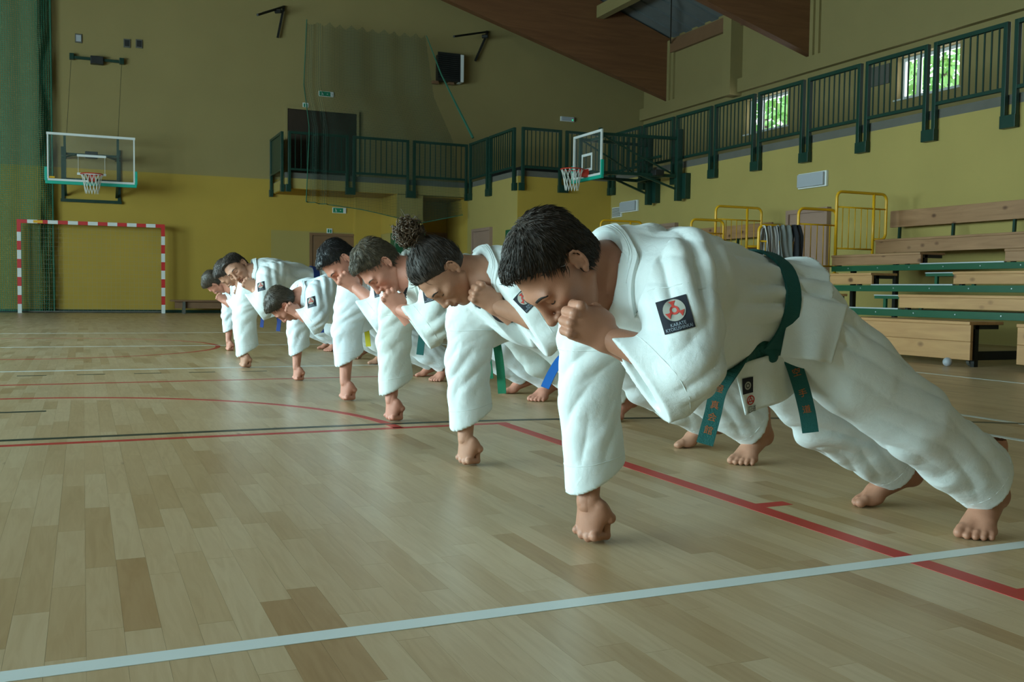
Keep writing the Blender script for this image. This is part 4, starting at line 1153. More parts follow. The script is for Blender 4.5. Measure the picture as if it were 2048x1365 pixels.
# ================================================================== THE KARATE CLASS
def gi_mat(name, tint=(.76,.82,.81)):
    m = mat(name, tint, .9, spec=.2, noise_amt=.03, noise_scale=6, sheen=.1)
    nt = m.node_tree; N = nt.nodes; L = nt.links; b = N['Principled BSDF']; g = N.new('ShaderNodeNewGeometry')
    hs = []
    for sc, wt, det in ((14, .012, 2), (42, .005, 3), (420, .0011, 1)):
        z = N.new('ShaderNodeTexNoise'); z.inputs['Scale'].default_value = sc; z.inputs['Detail'].default_value = det; z.inputs['Distortion'].default_value = .6 if sc < 100 else 0
        L.new(g.outputs['Position'], z.inputs['Vector']); mu = N.new('ShaderNodeMath'); mu.operation = 'MULTIPLY'; mu.inputs[1].default_value = wt; L.new(z.outputs['Fac'], mu.inputs[0]); hs.append(mu)
    a = N.new('ShaderNodeMath'); a.operation = 'ADD'; L.new(hs[0].outputs[0], a.inputs[0]); L.new(hs[1].outputs[0], a.inputs[1])
    a2 = N.new('ShaderNodeMath'); a2.operation = 'ADD'; L.new(a.outputs[0], a2.inputs[0]); L.new(hs[2].outputs[0], a2.inputs[1])
    bp = N.new('ShaderNodeBump'); bp.inputs['Strength'].default_value = .32; bp.inputs['Distance'].default_value = 1.0
    L.new(a2.outputs[0], bp.inputs['Height']); L.new(bp.outputs['Normal'], b.inputs['Normal'])
    return m
def skin_mat(name, c, c2):
    m = mat(name, c, .5, spec=.4, noise_scale=35, col2=c2, bump=.12, bump_scale=500)
    return m
MT.update(
    gi=gi_mat('white_cotton_gi'), gi2=gi_mat('crisp_white_cotton_gi', (.78,.86,.89)), gi3=gi_mat('soft_white_cotton_gi', (.74,.80,.76)),
    skin1=skin_mat('tanned_skin', (.45,.215,.135), (.37,.165,.10)), skin2=skin_mat('fair_skin', (.51,.265,.17), (.43,.20,.125)), skin3=skin_mat('rosy_skin', (.60,.275,.19), (.50,.20,.135)),
    hair_dark=mat('dark_brown_hair', (.042,.028,.019), .6, noise_amt=.4, noise_scale=60), hair_black=mat('black_hair', (.012,.010,.010), .4, noise_amt=.4, noise_scale=60),
    hair_ash=mat('ash_brown_hair', (.115,.088,.055), .5, noise_amt=.45, noise_scale=70), hair_curl=mat('curly_brown_hair', (.10,.058,.030), .5, noise_amt=.4, noise_scale=60), hair_mid=mat('mid_brown_hair', (.060,.044,.028), .5, noise_amt=.4, noise_scale=60),
    belt_green=mat('teal_green_belt', (.003,.088,.078), .8, noise_amt=.1, bump=.3, bump_scale=300), belt_green2=mat('bright_green_belt', (.004,.17,.075), .8, noise_amt=.1, bump=.3, bump_scale=300),
    belt_blue=mat('blue_belt', (.005,.13,.50), .8, noise_amt=.1), belt_navy=mat('navy_belt', (.006,.03,.17), .8, noise_amt=.1), belt_yellow=mat('yellow_belt', (.58,.50,.02), .8, noise_amt=.1),
    emb=mat('orange_embroidery', (.42,.11,.02), .8), patch=mat('black_patch_cloth', (.012,.014,.022), .85, noise_amt=.2), patch_w=mat('patch_offwhite', (.36,.36,.31), .85), patch_r=mat('patch_red', (.50,.045,.03), .8),
    patch_t=mat('patch_lettering', (.30,.36,.42), .8), tee=mat('black_tee', (.010,.009,.011), .9), lash=mat('eyelash_brow', (.018,.011,.008), .7), lip=mat('lip_skin', (.34,.13,.10), .45), guard=mat('white_mouth_guard', (.75,.80,.80), .3),
    navy=mat('navy_cloth', (.02,.03,.07), .9),
)
P1F = np.array([1.197, 2.224, 0.0])

def strip_on(bvh, path, width, off=.004, th=.004, nacross=4, samples=40, side_hint=None, snap=True):
    """band lying on a surface along a path of world points (Catmull-Rom)"""
    P = [Vector(p) for p in path]; pts = []
    for i in range(samples+1):
        t = i/samples*(len(P)-1); k = min(int(t), len(P)-2); f = t-k
        p0, p1, p2, p3 = P[max(k-1,0)], P[k], P[k+1], P[min(k+2,len(P)-1)]
        pts.append(.5*((2*p1)+(p2-p0)*f+(2*p0-5*p1+4*p2-p3)*f*f+(3*p1-p0-3*p2+p3)*f**3))
    rows = []
    for i, p in enumerate(pts):
        tg = (pts[min(i+1,samples)]-pts[max(i-1,0)]).normalized()
        loc, n, _, _ = bvh.find_nearest(p)
        if side_hint is not None: sd = Vector(side_hint(i/samples) if callable(side_hint) else side_hint)
        else: sd = tg.cross(n)
        sd = (sd - tg*sd.dot(tg)).normalized()
        row = []
        w = width(i/samples) if callable(width) else width
        base = loc if snap else p
        for j in range(nacross+1):
            q = base + sd*(w*(j/nacross-.5))
            if snap:
                l2, n2, _, _ = bvh.find_nearest(q); row.append((l2, n2))
            else: row.append((q, tg.cross(sd).normalized()))
        rows.append(row)
    m = MB(); na = nacross+1
    for layer in (off, off+th):
        for r in rows:
            for (q, n) in r: m.v.append(tuple(q+n*layer))
    nn = len(rows)*na
    for i in range(len(rows)-1):
        for j in range(nacross):
            a = i*na+j; m.f.append((nn+a, nn+a+1, nn+a+na+1, nn+a+na)); m.f.append((a, a+na, a+na+1, a+1))
    for i in range(len(rows)-1):
        for j in (0, nacross):
            a = i*na+j; q = (a, a+na, nn+a+na, nn+a); m.f.append(q if j else q[::-1])
    for i in (0, len(rows)-1):
        for j in range(nacross):
            a = i*na+j; q = (a, a+1, nn+a+1, nn+a); m.f.append(q if i == 0 else q[::-1])
    return m
def ribbon(path, width, th, wdir, samples=30):
    """free-hanging strip of given thickness; wdir = width direction (vector or function of t)"""
    P = [Vector(p) for p in path]; m = MB()
    pts = []
    for i in range(samples+1):
        t = i/samples*(len(P)-1); k = min(int(t), len(P)-2); f = t-k
        p0, p1, p2, p3 = P[max(k-1,0)], P[k], P[k+1], P[min(k+2,len(P)-1)]
        pts.append(.5*((2*p1)+(p2-p0)*f+(2*p0-5*p1+4*p2-p3)*f*f+(3*p1-p0-3*p2+p3)*f**3))
    for i, p in enumerate(pts):
        tg = (pts[min(i+1,samples)]-pts[max(i-1,0)]).normalized()
        wd = Vector(wdir(i/samples) if callable(wdir) else wdir); wd = (wd-tg*wd.dot(tg)).normalized(); n = tg.cross(wd)
        for a, b in ((-1,-1),(1,-1),(1,1),(-1,1)): m.v.append(tuple(p+wd*(a*width/2)+n*(b*th/2)))
    for i in range(samples):
        for k in range(4):
            l = (k+1) % 4; m.f.append((i*4+k, i*4+l, i*4+4+l, i*4+4+k))
    m.f.append((3,2,1,0)); e = samples*4; m.f.append((e,e+1,e+2,e+3))
    return m, pts
def bvh_of(V, Fa): return BVHTree.FromPolygons([tuple(v) for v in V], [tuple(int(i) for i in f) for f in Fa])

def hair_short(vox, fringe=0.0, top=0.0, seed=1, nstr=1600, length=.026, lift=.35, swirl=0):
    f = Field((-.11,-.135,-.09), (.11,.13,.16), vox)
    f.u(ell((0,-.020,.050), (.0815,.1015,.086+top)), 0)
    f.u(ell((0,-.045,.005), (.0765,.068,.075)), .02)
    f.u(ell((0,.045,.092), (.052,.040,.030+top)), .025)
    for s in (1,-1):
        f.u(cap((s*.071,.022,.020), (s*.070,.018,-.012), .010, .006), .012)
        f.s(ell((s*.082,-.010,-.006), (.026,.023,.037)), .006)
    lo, hi = (-.2,-.2,-.2), (.2,.2,.2)
    halfspace_cut(f, (0,.056+fringe*.5,.074-fringe), (0,.74,-.67), (-.2,.0,-.2), hi)
    halfspace_cut(f, (0,-.03,-.050), (0,.35,-.94), lo, hi)
    V, Fa = f.mesh(); N = vert_normals(V, Fa)
    q = V.copy(); d = vnoise(np.stack([V[:,0]*90, V[:,1]*28, V[:,2]*40],1), seed)*.0022 + vnoise(V*45, seed+5)*.0022
    V = V + N*d[:,None]
    crown = np.array([0,-.055,.125]); r = np.random.default_rng(seed); up = N[:,2] > -.6
    ids = r.choice(np.where(up & (np.linalg.norm(V-np.array([0,-.02,.03]),axis=1) > .070))[0], nstr)
    m = MB()
    for i in ids:
        p = V[i]; n = N[i]; t = p-crown; t = t + np.array([0,.5,-.1])*np.clip(p[1]+.03,0,.1)*1.2 + r.normal(0,.012,3); t = t-n*(t@n); t /= max(1e-6, np.linalg.norm(t))
        L_ = length*(.6+.7*r.random())*(1-.55*float(np.clip((p[1]-.02)/.05,0,1))); a = p-n*.003; s_ = np.cross(n, t)*.0008
        b = a+t*L_*.5+n*(L_*lift*.55+.003); c = a+t*L_*.98+n*(L_*lift*(.55+.3*r.random())+.001)
        o = len(m.v)
        for (c0, k) in ((a, 1.2),(b, 1.0)):
            m.v += [tuple(c0-s_*k), tuple(c0+s_*k), tuple(c0+n*.0016*k)]
        m.v.append(tuple(c))
        m.f += [(o,o+1,o+4,o+3),(o+1,o+2,o+5,o+4),(o+2,o,o+3,o+5)]
        m.f += [(o+3,o+4,o+6),(o+4,o+5,o+6),(o+5,o+3,o+6)]
    return V, Fa, m
def hair_bun(vox, seed=3, nstr=700):
    f = Field((-.11,-.14,-.09), (.11,.13,.16), vox)
    f.u(ell((0,-.019,.048), (.0800,.0995,.0850)), 0); f.u(ell((0,-.040,.005), (.0770,.070,.070)), .02)
    for s in (1,-1):
        f.u(cap((s*.071,.024,.015), (s*.070,.020,-.010), .007, .004), .010); f.s(ell((s*.082,-.010,-.006), (.026,.023,.037)), .006)
    halfspace_cut(f, (0,.050,.066), (0,.74,-.67), (-.2,.0,-.2), (.2,.2,.2)); halfspace_cut(f, (0,-.03,-.050), (0,.35,-.94), (-.2,-.2,-.2), (.2,.2,.2))
    f.u(cap((0,-.075,.105), (0,-.095,.135), .028, .034), .02)
    V, Fa = f.mesh(); N = vert_normals(V, Fa)
    V = V + N*(vnoise(np.stack([V[:,0]*120, V[:,1]*18, V[:,2]*24],1), seed)*.0018)[:,None]
    r = np.random.default_rng(seed); m = MB(); c0 = np.array([0,-.108,.160])
    ok_ = np.where((V[:,2] > -.03) & (np.linalg.norm(V-np.array([0,-.02,.03]),axis=1) > .068) & (V[:,2] < .13))[0]
    for i in r.choice(ok_, 1100):
        p = V[i]; n = N[i]; t = c0-p; t = t-n*(t@n); t = nrm(t+r.normal(0,.012,3)); L_ = .030+.02*r.random(); s_ = np.cross(n, t)*.0011; a = p-n*.002; b = a+t*L_*.5+n*.0042; c = a+t*L_+n*.0015; o = len(m.v)
        for (q0, k) in ((a, 1.1),(b, 1.0)): m.v += [tuple(q0-s_*k), tuple(q0+s_*k), tuple(q0+n*.0014)]
        m.v.append(tuple(c)); m.f += [(o,o+1,o+4,o+3),(o+1,o+2,o+5,o+4),(o+2,o,o+3,o+5),(o+3,o+4,o+6),(o+4,o+5,o+6),(o+5,o+3,o+6)]
    m0 = m; m = MB()
    for k in range(230):                                       # loose curls of the bun
        d = nrm(r.normal(0,1,3)); base = c0+d*np.array([.040,.045,.045])*(.35+.65*r.random()); ax = nrm(d*1.0+r.normal(0,.6,3)); u = nrm(np.cross(ax,[.3,.5,.8])); w = np.cross(ax,u)
        R = .007+.006*r.random(); turns = 1.3+r.random()*1.2; n = 16; ph = r.random()*6
        m.tube([tuple(base+ax*(.030*(i/n-.3))+(u*math.cos(ph+i/n*turns*6.28)+w*math.sin(ph+i/n*turns*6.28))*R*(1+.3*math.sin(i))) for i in range(n+1)], [.0036*(1-.5*i/n) for i in range(n+1)], 5)
    for k in range(60):
        d = nrm(r.normal(0,1,3)); base = c0+d*.045; m.tube([tuple(base), tuple(base+d*.012+r.normal(0,.006,3)), tuple(base+d*.022+r.normal(0,.012,3))], [.0012,.0009,.0004], 4)
    return V, Fa, m, m0

def karateka(sp):
    s = sp.get('s', 1.0); F0 = np.array(sp['fist']+(0,), float); yaw = math.radians(sp.get('yaw', 0)); cz, sz = math.cos(yaw), math.sin(yaw)
    RZ = np.array([[cz,-sz,0],[sz,cz,0],[0,0,1.0]])
    def T(x, y, z, adj=None):
        p = RZ@((np.array([x,y,z])-P1F)*np.array([s,s,s])) + F0
        return p
    D = lambda v: RZ@np.asarray(v, float)
    q = sp.get('vox', .006); wt = max(.011, 2.4*q); dz = sp.get('dz', 0)          # dz raises / lowers shoulders
    root = empty('person', tuple(F0)); tag(root, sp['label'], 'person', 'karate class in one-armed fist plank')
    kids = []
    # ---------------- joints
    J = dict(neck=T(1.12,2.05,.705), chest=T(1.27,2.055,.65), waist=T(1.55,2.065,.625), pelvis=T(1.68,2.07,.595),
             shR=T(1.215,2.225,.660), elR=T(1.212,2.25,.38), wrR=T(1.197,2.224,.100),
             shL=T(1.228,1.852,.665), elL=T(1.186,1.772,.494), hipL=T(1.67,1.985,.575), hipR=T(1.67,2.155,.575),
             knL=T(1.985,1.905,.335), knR=T(1.975,2.225,.305), anL=T(2.315,1.935,.13), anR=T(2.335,2.29,.125))
    sf = D((sp.get('shift', 0),0,0))
    for k in ('neck','chest','waist','pelvis','shL','elL','hipL','hipR'): J[k] = J[k]+sf
    J['shR'] = J['shR']+sf*.45
    for k, v in sp.get('joints', {}).items(): J[k] = np.array(v, float)
    hc = np.array(sp['head'], float); fw = nrm(sp['fwd']); up = np.asarray(sp['up'], float); up = nrm(up-fw*(up@fw)); HR = np.stack([np.cross(fw, up), fw, up], 1)
    hs = sp.get('hs', 1.0)
    fL = np.array(sp['chin_fist'], float)                  # centre of the raised fist
    zL = nrm(sp.get('fz', (-.72,.22,.62))); yL = np.asarray(sp.get('fy', (-.35,-.92,.05)), float); yL = nrm(yL-zL*(yL@zL)); xL = np.cross(yL, zL)*1.0
    HL = np.stack([-np.cross(yL, zL), yL, zL], 1)          # left hand: mirrored thumb side
    wrL = fL - zL*.052*s
    # ---------------- skin: head, neck, arms with fists, legs with feet, torso inside the clothes: one mesh
    parts = []
    hv = sp.get('hvox', .0032)
    V, Fa = head_mesh(hv, sp.get('nose', 1.0), sp.get('jaw', 1.0)); parts.append((xf(V, HR, hc, hs), Fa))
    def loc(p): return hc + HR@(np.asarray(p)*hs)
    nb = J['neck']
    lo = np.minimum(np.minimum(nb, hc), J['chest'])-.22; hi = np.maximum(np.maximum(nb, hc), J['chest'])+.22
    f = Field(lo, hi, max(.006, hv*1.6))
    f.u(cap(loc((0,-.028,-.010)), nb+D((.035*s,0,-.005*s)), .054*hs, .062*s), 0); f.u(cap(loc((0,.025,-.072)), nb+D((.05*s,0,-.06*s)), .030*hs, .055*s), .03)
    f.u(ecap(nb+D((.03*s,0,-.015*s)), J['chest'], .10*s,.075*s,.15*s,.105*s, D((0,1,0))), .04)
    parts.append(f.mesh())
    # torso and limbs (coarse, under the gi)
    allp = np.stack([v for v in J.values()]); lo = allp.min(0)-.16; hi = allp.max(0)+.16; lo[2] = -.01
    f = Field(lo, hi, .016)
    f.u(ecap(J['chest'], J['waist'], .15*s,.105*s,.13*s,.09*s, D((0,1,0))), 0); f.u(ecap(J['waist'], J['pelvis'], .13*s,.09*s,.15*s,.11*s, D((0,1,0))), .03)
    for a, b, ra, rb in (('shR','elR',.052,.042),('elR','wrR',.040,.030),('shL','elL',.052,.042),('hipL','knL',.080,.052),('knL','anL',.050,.034),('hipR','knR',.080,.052),('knR','anR',.050,.034)):
        f.u(cap(J[a], J[b], ra*s, rb*s), .02)
    parts.append(f.mesh())
    # forearms
    fv = sp.get('fvox', .0028)
    f = Field(np.minimum(J['elL'], wrL)-.08, np.maximum(J['elL'], wrL)+.08, .005)
    md = J['elL']*.62+wrL*.38
    f.u(cap(J['elL'], md, .042*s, .041*s), 0); f.u(cap(md, wrL, .040*s, .0265*s), .01); parts.append(f.mesh())
    f = Field(np.minimum(J['elR'], J['wrR'])-.07, np.maximum(J['elR'], J['wrR'])+.07, .005)
    md = J['elR']*.6+J['wrR']*.4
    f.u(cap(J['elR'], md, .042*s, .041*s), 0); f.u(cap(md, J['wrR'], .040*s, .0275*s), .01); parts.append(f.mesh())
    V, Fa = fist_mesh(fv); hsz = sp.get('hand', 1.0)*s
    parts.append((xf(V*np.array([-1,1,1]), np.stack([np.cross(yL, zL), yL, zL], 1), wrL, hsz), Fa[:,::-1]))
    yR = nrm(sp.get('ry', (-.94,-.34,0))); zR = np.array([0,0,-1.0]); xR_ = np.cross(yR, zR)
    wz = V[:,2].max()*hsz
    VR = xf(V, np.stack([xR_, yR, zR], 1), (J['wrR'][0], J['wrR'][1], wz), hsz); VR[:,2] = np.maximum(VR[:,2], .0015); parts.append((VR, Fa))
    # feet
    V, Fa = foot_mesh(sp.get('footvox', .0032))
    for side, an, ang in (('L', J['anL'], sp.get('footL', 22)), ('R', J['anR'], sp.get('footR', 12))):
        a = math.radians(180+90+ang)-math.pi/2               # toes point to -x (towards the head), opened outwards
        dirv = D((-math.cos(math.radians(ang)), (-1 if side == 'L' else 1)*math.sin(math.radians(ang)), 0))
        zz = np.array([0,0,1.0]); xx = np.cross(dirv, zz)    # right-hand side of the foot
        mir = -1 if side == 'R' else 1                      # big toe is on the inner side
        W_ = V*np.array([mir,1,1]); G = Fa if mir > 0 else Fa[:,::-1]
        cx = np.array([an[0], an[1], 0.001])
        parts.append((xf(W_, np.stack([xx, dirv, zz], 1), cx, s*sp.get('foot', 1.0)), G))
    V, Fa, _ = join_parts(parts)
    body = link('body', np_mesh('body', V, Fa), MT[sp['skin']]); kids.append(body)
    # ---------------- face details
    fbits = []
    hb = bvh_of(*head_mesh(hv, sp.get('nose', 1.0), sp.get('jaw', 1.0)))
    def on_face(pts, w, off=.0006, th=.0012, n=10): return strip_on(hb, pts, w, off, th, 3, n)
    for sg in (1,-1):
        bw = on_face([(sg*.050,.080,.024),(sg*.040,.090,.0315),(sg*.028,.097,.0315),(sg*.015,.100,.027)], lambda t: .0025+.0035*min(1,2*t), -.0004, .0010)
        fbits.append(('eyebrow', bw))
        ls = on_face([(sg*.0455,.0785,.001),(sg*.039,.0845,-.0025),(sg*.031,.0865,-.0040),(sg*.0245,.0860,-.0032)], .0020, -.0002, .0013)
        fbits.append(('eyelashes', ls))
    for nm_, mb_ in fbits:
        mb_.v = [tuple(loc(v)) for v in mb_.v]; kids.append(mb_.build(nm_, MT[sp.get('brow', 'lash')], smooth=True))
    lp = on_face([(-.022,.094,-.0625),(-.010,.104,-.0580),(0,.106,-.0585),(.010,.104,-.0580),(.022,.094,-.0625)], .006, .0002, .0010); l2 = on_face([(-.020,.094,-.067),(0,.104,-.0700),(.020,.094,-.067)], .0075, .0002, .0010)
    
    for mb_ in (lp, l2):
        mb_.v = [tuple(loc(v)) for v in mb_.v]; kids.append(mb_.build('lip', MT['lip'], smooth=True))
    # ---------------- hair
    hk = sp.get('hair', {})
    st2 = None
    if hk.get('kind') == 'bun': Vh, Fh, st, st2 = hair_bun(hk.get('vox', .0045))
    else: Vh, Fh, st = hair_short(hk.get('vox', .0045), hk.get('fringe', 0), hk.get('top', 0), hk.get('seed', 1), hk.get('n', 1500), hk.get('len', .032), hk.get('lift', .11))
    hair = link('hair', np_mesh('hair', xf(Vh, HR, hc, hs), Fh), MT[hk['mat']]); kids.append(hair)
    st.v = [tuple(loc(v)) for v in st.v]; so = st.build('hair_curls' if hk.get('kind') == 'bun' else 'hair_strands', MT[hk.get('mat2', hk['mat'])], smooth=True); so['kind'] = 'stuff'; kids.append(so)
    if st2 is not None:
        st2.v = [tuple(loc(v)) for v in st2.v]; so = st2.build('hair_strands', MT[hk['mat']], smooth=True); so['kind'] = 'stuff'; kids.append(so)
    # ---------------- trousers
    gm = MT[sp.get('gi', 'gi')]
    tl = sp.get('leg_r', 1.0)*s
    pts = np.stack([J[k] for k in ('pelvis','hipL','hipR','knL','knR','anL','anR')]); lo = pts.min(0)-.18; hi = pts.max(0)+.18; lo[2] = max(lo[2], .004)
    f = Field(lo, hi, q*1.15)
    Y = D((0,1,0))
    f.u(ecap(J['pelvis']+D((-.06*s,0,.012*s)), J['pelvis']+D((.04*s,0,-.03*s)), .155*s,.112*s,.152*s,.112*s, Y), 0)
    for hip, kn, an in (('hipL','knL','anL'), ('hipR','knR','anR')):
        H_, K_, A_ = J[hip], J[kn], J[an]; hem = K_+(A_-K_)*.87; ax = nrm(A_-K_); m1 = H_*.55+K_*.45
        sag = np.array([0,0,-.012*s])
        f.u(ecap(H_, m1+sag, .108*tl,.116*tl,.098*tl,.110*tl, Y), .04); f.u(ecap(m1+sag, K_+sag, .098*tl,.110*tl,.088*tl,.098*tl, Y), .03)
        e2 = K_*.45+hem*.55
        f.u(ecap(K_+sag, e2+sag*.6, .088*tl,.098*tl,.088*tl,.094*tl, Y), .02)
        hn_ = nrm(ax+np.array(sp.get('hem_tilt', (0,0,.25))))
        f.u(ecap(e2+sag*.6, hem+ax*.05*s, .088*tl,.094*tl,.092*tl,.097*tl, Y), .02); halfspace_cut(f, hem, hn_, hem-.15*s, hem+.15*s)
    for kn, an in (('knL','anL'), ('knR','anR')):
        K_, A_ = J[kn], J[an]; hem = K_+(A_-K_)*.87
        wq = wt*1.15; f.s(ecap(K_+(A_-K_)*.72, hem+(A_-K_)*.2, .088*tl-wq,.093*tl-wq,.090*tl-wq,.094*tl-wq, Y), .002)
    V, Fa = f.mesh(); N = vert_normals(V, Fa)
    hL = J['hipL']; kL = J['knL']; aL = J['anL']; lg = nrm(aL-hL); lgR = nrm(J['anR']-J['hipR'])
    tl_ = np.array([0,0,.16])
    cr = [(hL+D((.05,-.06,0)), .32*s, lg+tl_, .060*s, .0075*s), (hL+D((.02,-.08,.03)), .20*s, lg-tl_*2, .035*s, .004*s), (kL, .24*s, lg+tl_*1.5, .055*s, .0050*s), (kL, .14*s, lg+np.array([.1,.1,.5]), .040*s, .0030*s),
          (kL*.45+aL*.55, .26*s, lg-tl_, .060*s, .0070*s), (kL*.3+aL*.7, .18*s, lg+tl_*3, .040*s, .0040*s),
          (J['knR'], .26*s, lgR+tl_*2, .060*s, .0070*s), (J['knR']*.5+J['anR']*.5, .22*s, lgR-tl_, .055*s, .006*s), (J['hipR'], .26*s, lgR, .06*s, .006*s), (J['pelvis'], .22*s, D((1,.1,-.3)), .05*s, .005*s)]
    dd = folds(V, N, cr, sp.get('seed', 1)); dd += vnoise(V/(.10*s), sp.get('seed',1)+40)*.003*s + (.35-np.abs(vnoise(V/(.085*s), sp.get('seed',1)+41)))*.006*s + (.35-np.abs(vnoise(V/(.038*s), sp.get('seed',1)+42)))*.0012*s
    for kn, an in (('knL','anL'), ('knR','anR')):
        K_, A_ = J[kn], J[an]; hem = K_+(A_-K_)*.87; q_ = V-hem; dp = np.abs(q_@nrm(A_-K_)); near = np.linalg.norm(q_, axis=1) < .16*s; dd = np.where(near, dd*np.clip((dp-.012)/(.08*s), 0, 1), dd)
        n_c = nrm(A_-K_); qp_ = q_-(q_@n_c)[:,None]*n_c; inn = (np.linalg.norm(qp_, axis=1) < .12*s) & (dp < .10*s) & ((N*qp_).sum(1) < 0); dd = np.where(inn, -dd*.8, dd)
    V = laplace(V+N*dd[:,None], Fa, 1, .3)
    V[:,2] = np.maximum(V[:,2], .006)
    tr = link('trousers', np_mesh('trousers', V, Fa), gm); kids.append(tr)
    tb = bvh_of(V, Fa)
    for kn, an in (('knL','anL'), ('knR','anR')):              # stitched hem
        K_, A_ = J[kn], J[an]; c = K_+(A_-K_)*.81; ax = nrm(A_-K_); u = nrm(np.cross(ax, Y)); ring = []
        for k in range(25):
            th = 2*math.pi*k/24; dv = Y*math.cos(th)+u*math.sin(th); h = tb.ray_cast(Vector(c+dv*.25), Vector(-dv)); ring.append(h[0] if h[0] else Vector(c+dv*.09))
        kids.append(MB().tube(ring[:-1], .0012, 4, closed=True).build('hem_seam', gm, smooth=True))
    # ---------------- jacket
    pts = np.stack([J[k] for k in ('neck','chest','waist','pelvis','shR','elR','wrR','shL','elL')]); lo = pts.min(0)-.24; hi = pts.max(0)+.22; lo[2] = max(.01, F0[2]+.06*s)
    f = Field(lo, hi, q)
    b = sp.get('bulk', 1.0)*s
    U = Y
    c1 = J['chest']; wa = J['waist']; pe = J['pelvis']; nk = J['neck']
    n1 = nk+D((.125*s,0,-.036*s)); nm = nk+D((.060*s,0,-.010*s)); c2 = c1*.5+wa*.5+np.array([0,0,-.008*s])
    f.u(ecap(nk+D((.0*s,0,.004*s)), nm, .085*b,.078*b,.130*b,.100*b, U), 0)
    f.u(ecap(nm, n1, .130*b,.100*b,.188*b,.135*b, U), .04)
    f.u(ecap(n1, c1+D((.05*s,0,-.008*s)), .188*b,.135*b,.200*b,.152*b, U), .05)
    f.u(ecap(c1+D((.05*s,0,-.008*s)), c2, .200*b,.150*b,.180*b,.150*b, U), .05)
    f.u(ecap(c2, wa, .180*b,.150*b,.160*b,.118*b, U), .04)
    f.u(ecap(wa, wa+(pe-wa)*.55, .160*b,.118*b,.178*b,.132*b, U), .03)
    hemd = nrm(pe-wa+np.array([0,0,-.25*s]))
    sk = wa+(pe-wa)*1.22
    f.u(ecap(wa+(pe-wa)*.55, sk, .180*b,.136*b,.215*b,.168*b, U, flat_b=True, nb=nrm((pe-wa)+D((.0,-.03,-.0)))), .02)
    f.s(ecap(wa+(pe-wa)*1.05, sk+(pe-wa)*.5, .200*b-wt*1.2,.155*b-wt*1.2,.212*b-wt*1.2,.165*b-wt*1.2, U), .004)
    f.u(ell(c1+D((.085*s,-.03*s,-.105*s)), np.array([.135,.150,.095])*b), .06)                      # loose front hanging down
    f.u(ell(J['shL']+D((.055*s,.05*s,.035*s)), np.array([.092,.085,.088])*b), .05); f.u(ell(J['shR']+D((.04*s,-.03*s,.03*s)), np.array([.095,.080,.090])*b), .05)
    # raised (near) sleeve
    cu = np.array(sp['cuff'], float) if 'cuff' in sp else T(1.112,1.850,.490)+sf; cax = nrm(wrL-J['elL']); cw = np.array(sp.get('cuff_u', (.30,.95,.1)), float)
    r1 = sp.get('slv', 1.0)*s; sh = J['shL']; el = J['elL']; mid = sh*.5+el*.5
    f.u(ecap(sh+D((-.005*s,.015*s,.005*s)), mid, .080*r1,.088*r1,.076*r1,.084*r1, U), .05); f.u(ecap(mid, el, .076*r1,.082*r1,.068*r1,.072*r1, U), .04)
    m2 = el*.5+cu*.5+np.array([.012*s,0,-.022*s]); cc = cu+np.array([0,0,-.030*s])
    f.u(ecap(el, m2, .066*r1,.074*r1,.058*r1,.096*r1, cw), .04)
    cn = nrm(np.array(sp.get('cuff_n', (-.80,.15,-.58)), float))
    f.u(ecap(m2, cc+cn*.03*s, .060*r1,.100*r1,.054*r1,.116*r1, cw), .02); halfspace_cut(f, cc, cn, cc-np.array([.17,.15,.17])*s, cc+np.array([.17,.12,.17])*s)
    ao_ = nrm(cc+cn*.03*s-m2); hc_ = cc-nrm(cw)*.010*s; f.s(ecap(hc_-cn*.022*s, hc_+cn*.07*s, .027*r1,.082*r1,.027*r1,.082*r1, cw, flat_a=True), .004)
    # supporting (far) sleeve, vertical
    shr = J['shR']; elr = J['elR']; cz_ = sp.get('cuffz', .165); cr_ = np.array([J['wrR'][0], J['wrR'][1], cz_])+D((.018*s,.012*s,0)); r2 = sp.get('slvR', 1.0)*s
    f.u(ecap(shr, shr*.5+elr*.5, .095*r2,.105*r2,.082*r2,.090*r2, U), .05)
    f.u(ecap(shr*.5+elr*.5, elr, .082*r2,.090*r2,.074*r2,.082*r2, U), .03)
    cnr = nrm(np.array([sp.get('cuff_tilt', .55),.1,-1.0])); f.u(ecap(elr, cr_-np.array([0,0,.04*s]), .070*r2,.078*r2,.064*r2,.072*r2, U), .03)
    f.u(ecap(elr+D((.02*s,.0,-.04*s)), cr_+D((.055*s,.01*s,-.02*s)), .050*r2,.048*r2,.054*r2,.054*r2, U), .03)
    halfspace_cut(f, cr_, cnr, cr_-np.array([.15,.15,.12])*s, cr_+np.array([.17,.15,.10])*s)
    f.s(ecap(cr_+np.array([.008*s,0,.07*s]), cr_+np.array([.012*s,0,-.1]), .064*r2-wt,.078*r2-wt,.062*r2-wt,.080*r2-wt, U), .002)
    # neck opening and V at the chest
    on = nrm(D((-.95,0,-.30))); op = nk-on*.030*s; ow = nrm(np.cross(on, U)); ow = ow if ow[2] > 0 else -ow
    f.s(ecap(op, op+on*.11*s, .098*s,.105*s,.100*s,.100*s, U, flat_a=True), .014)
    f.s(cap(nk+D((.06*s,0,-.0*s)), loc((0,-.02,-.03)), .066*s, .075*hs), .01)
    f.s(cap(op-ow*.08*s, op-ow*.150*s-on*.055*s, .060*s, .018*s), .02)
    V, Fa = f.mesh(); N = vert_normals(V, Fa); sd = sp.get('seed', 1)
    ua = nrm(el-sh); fa = nrm(cu-el)
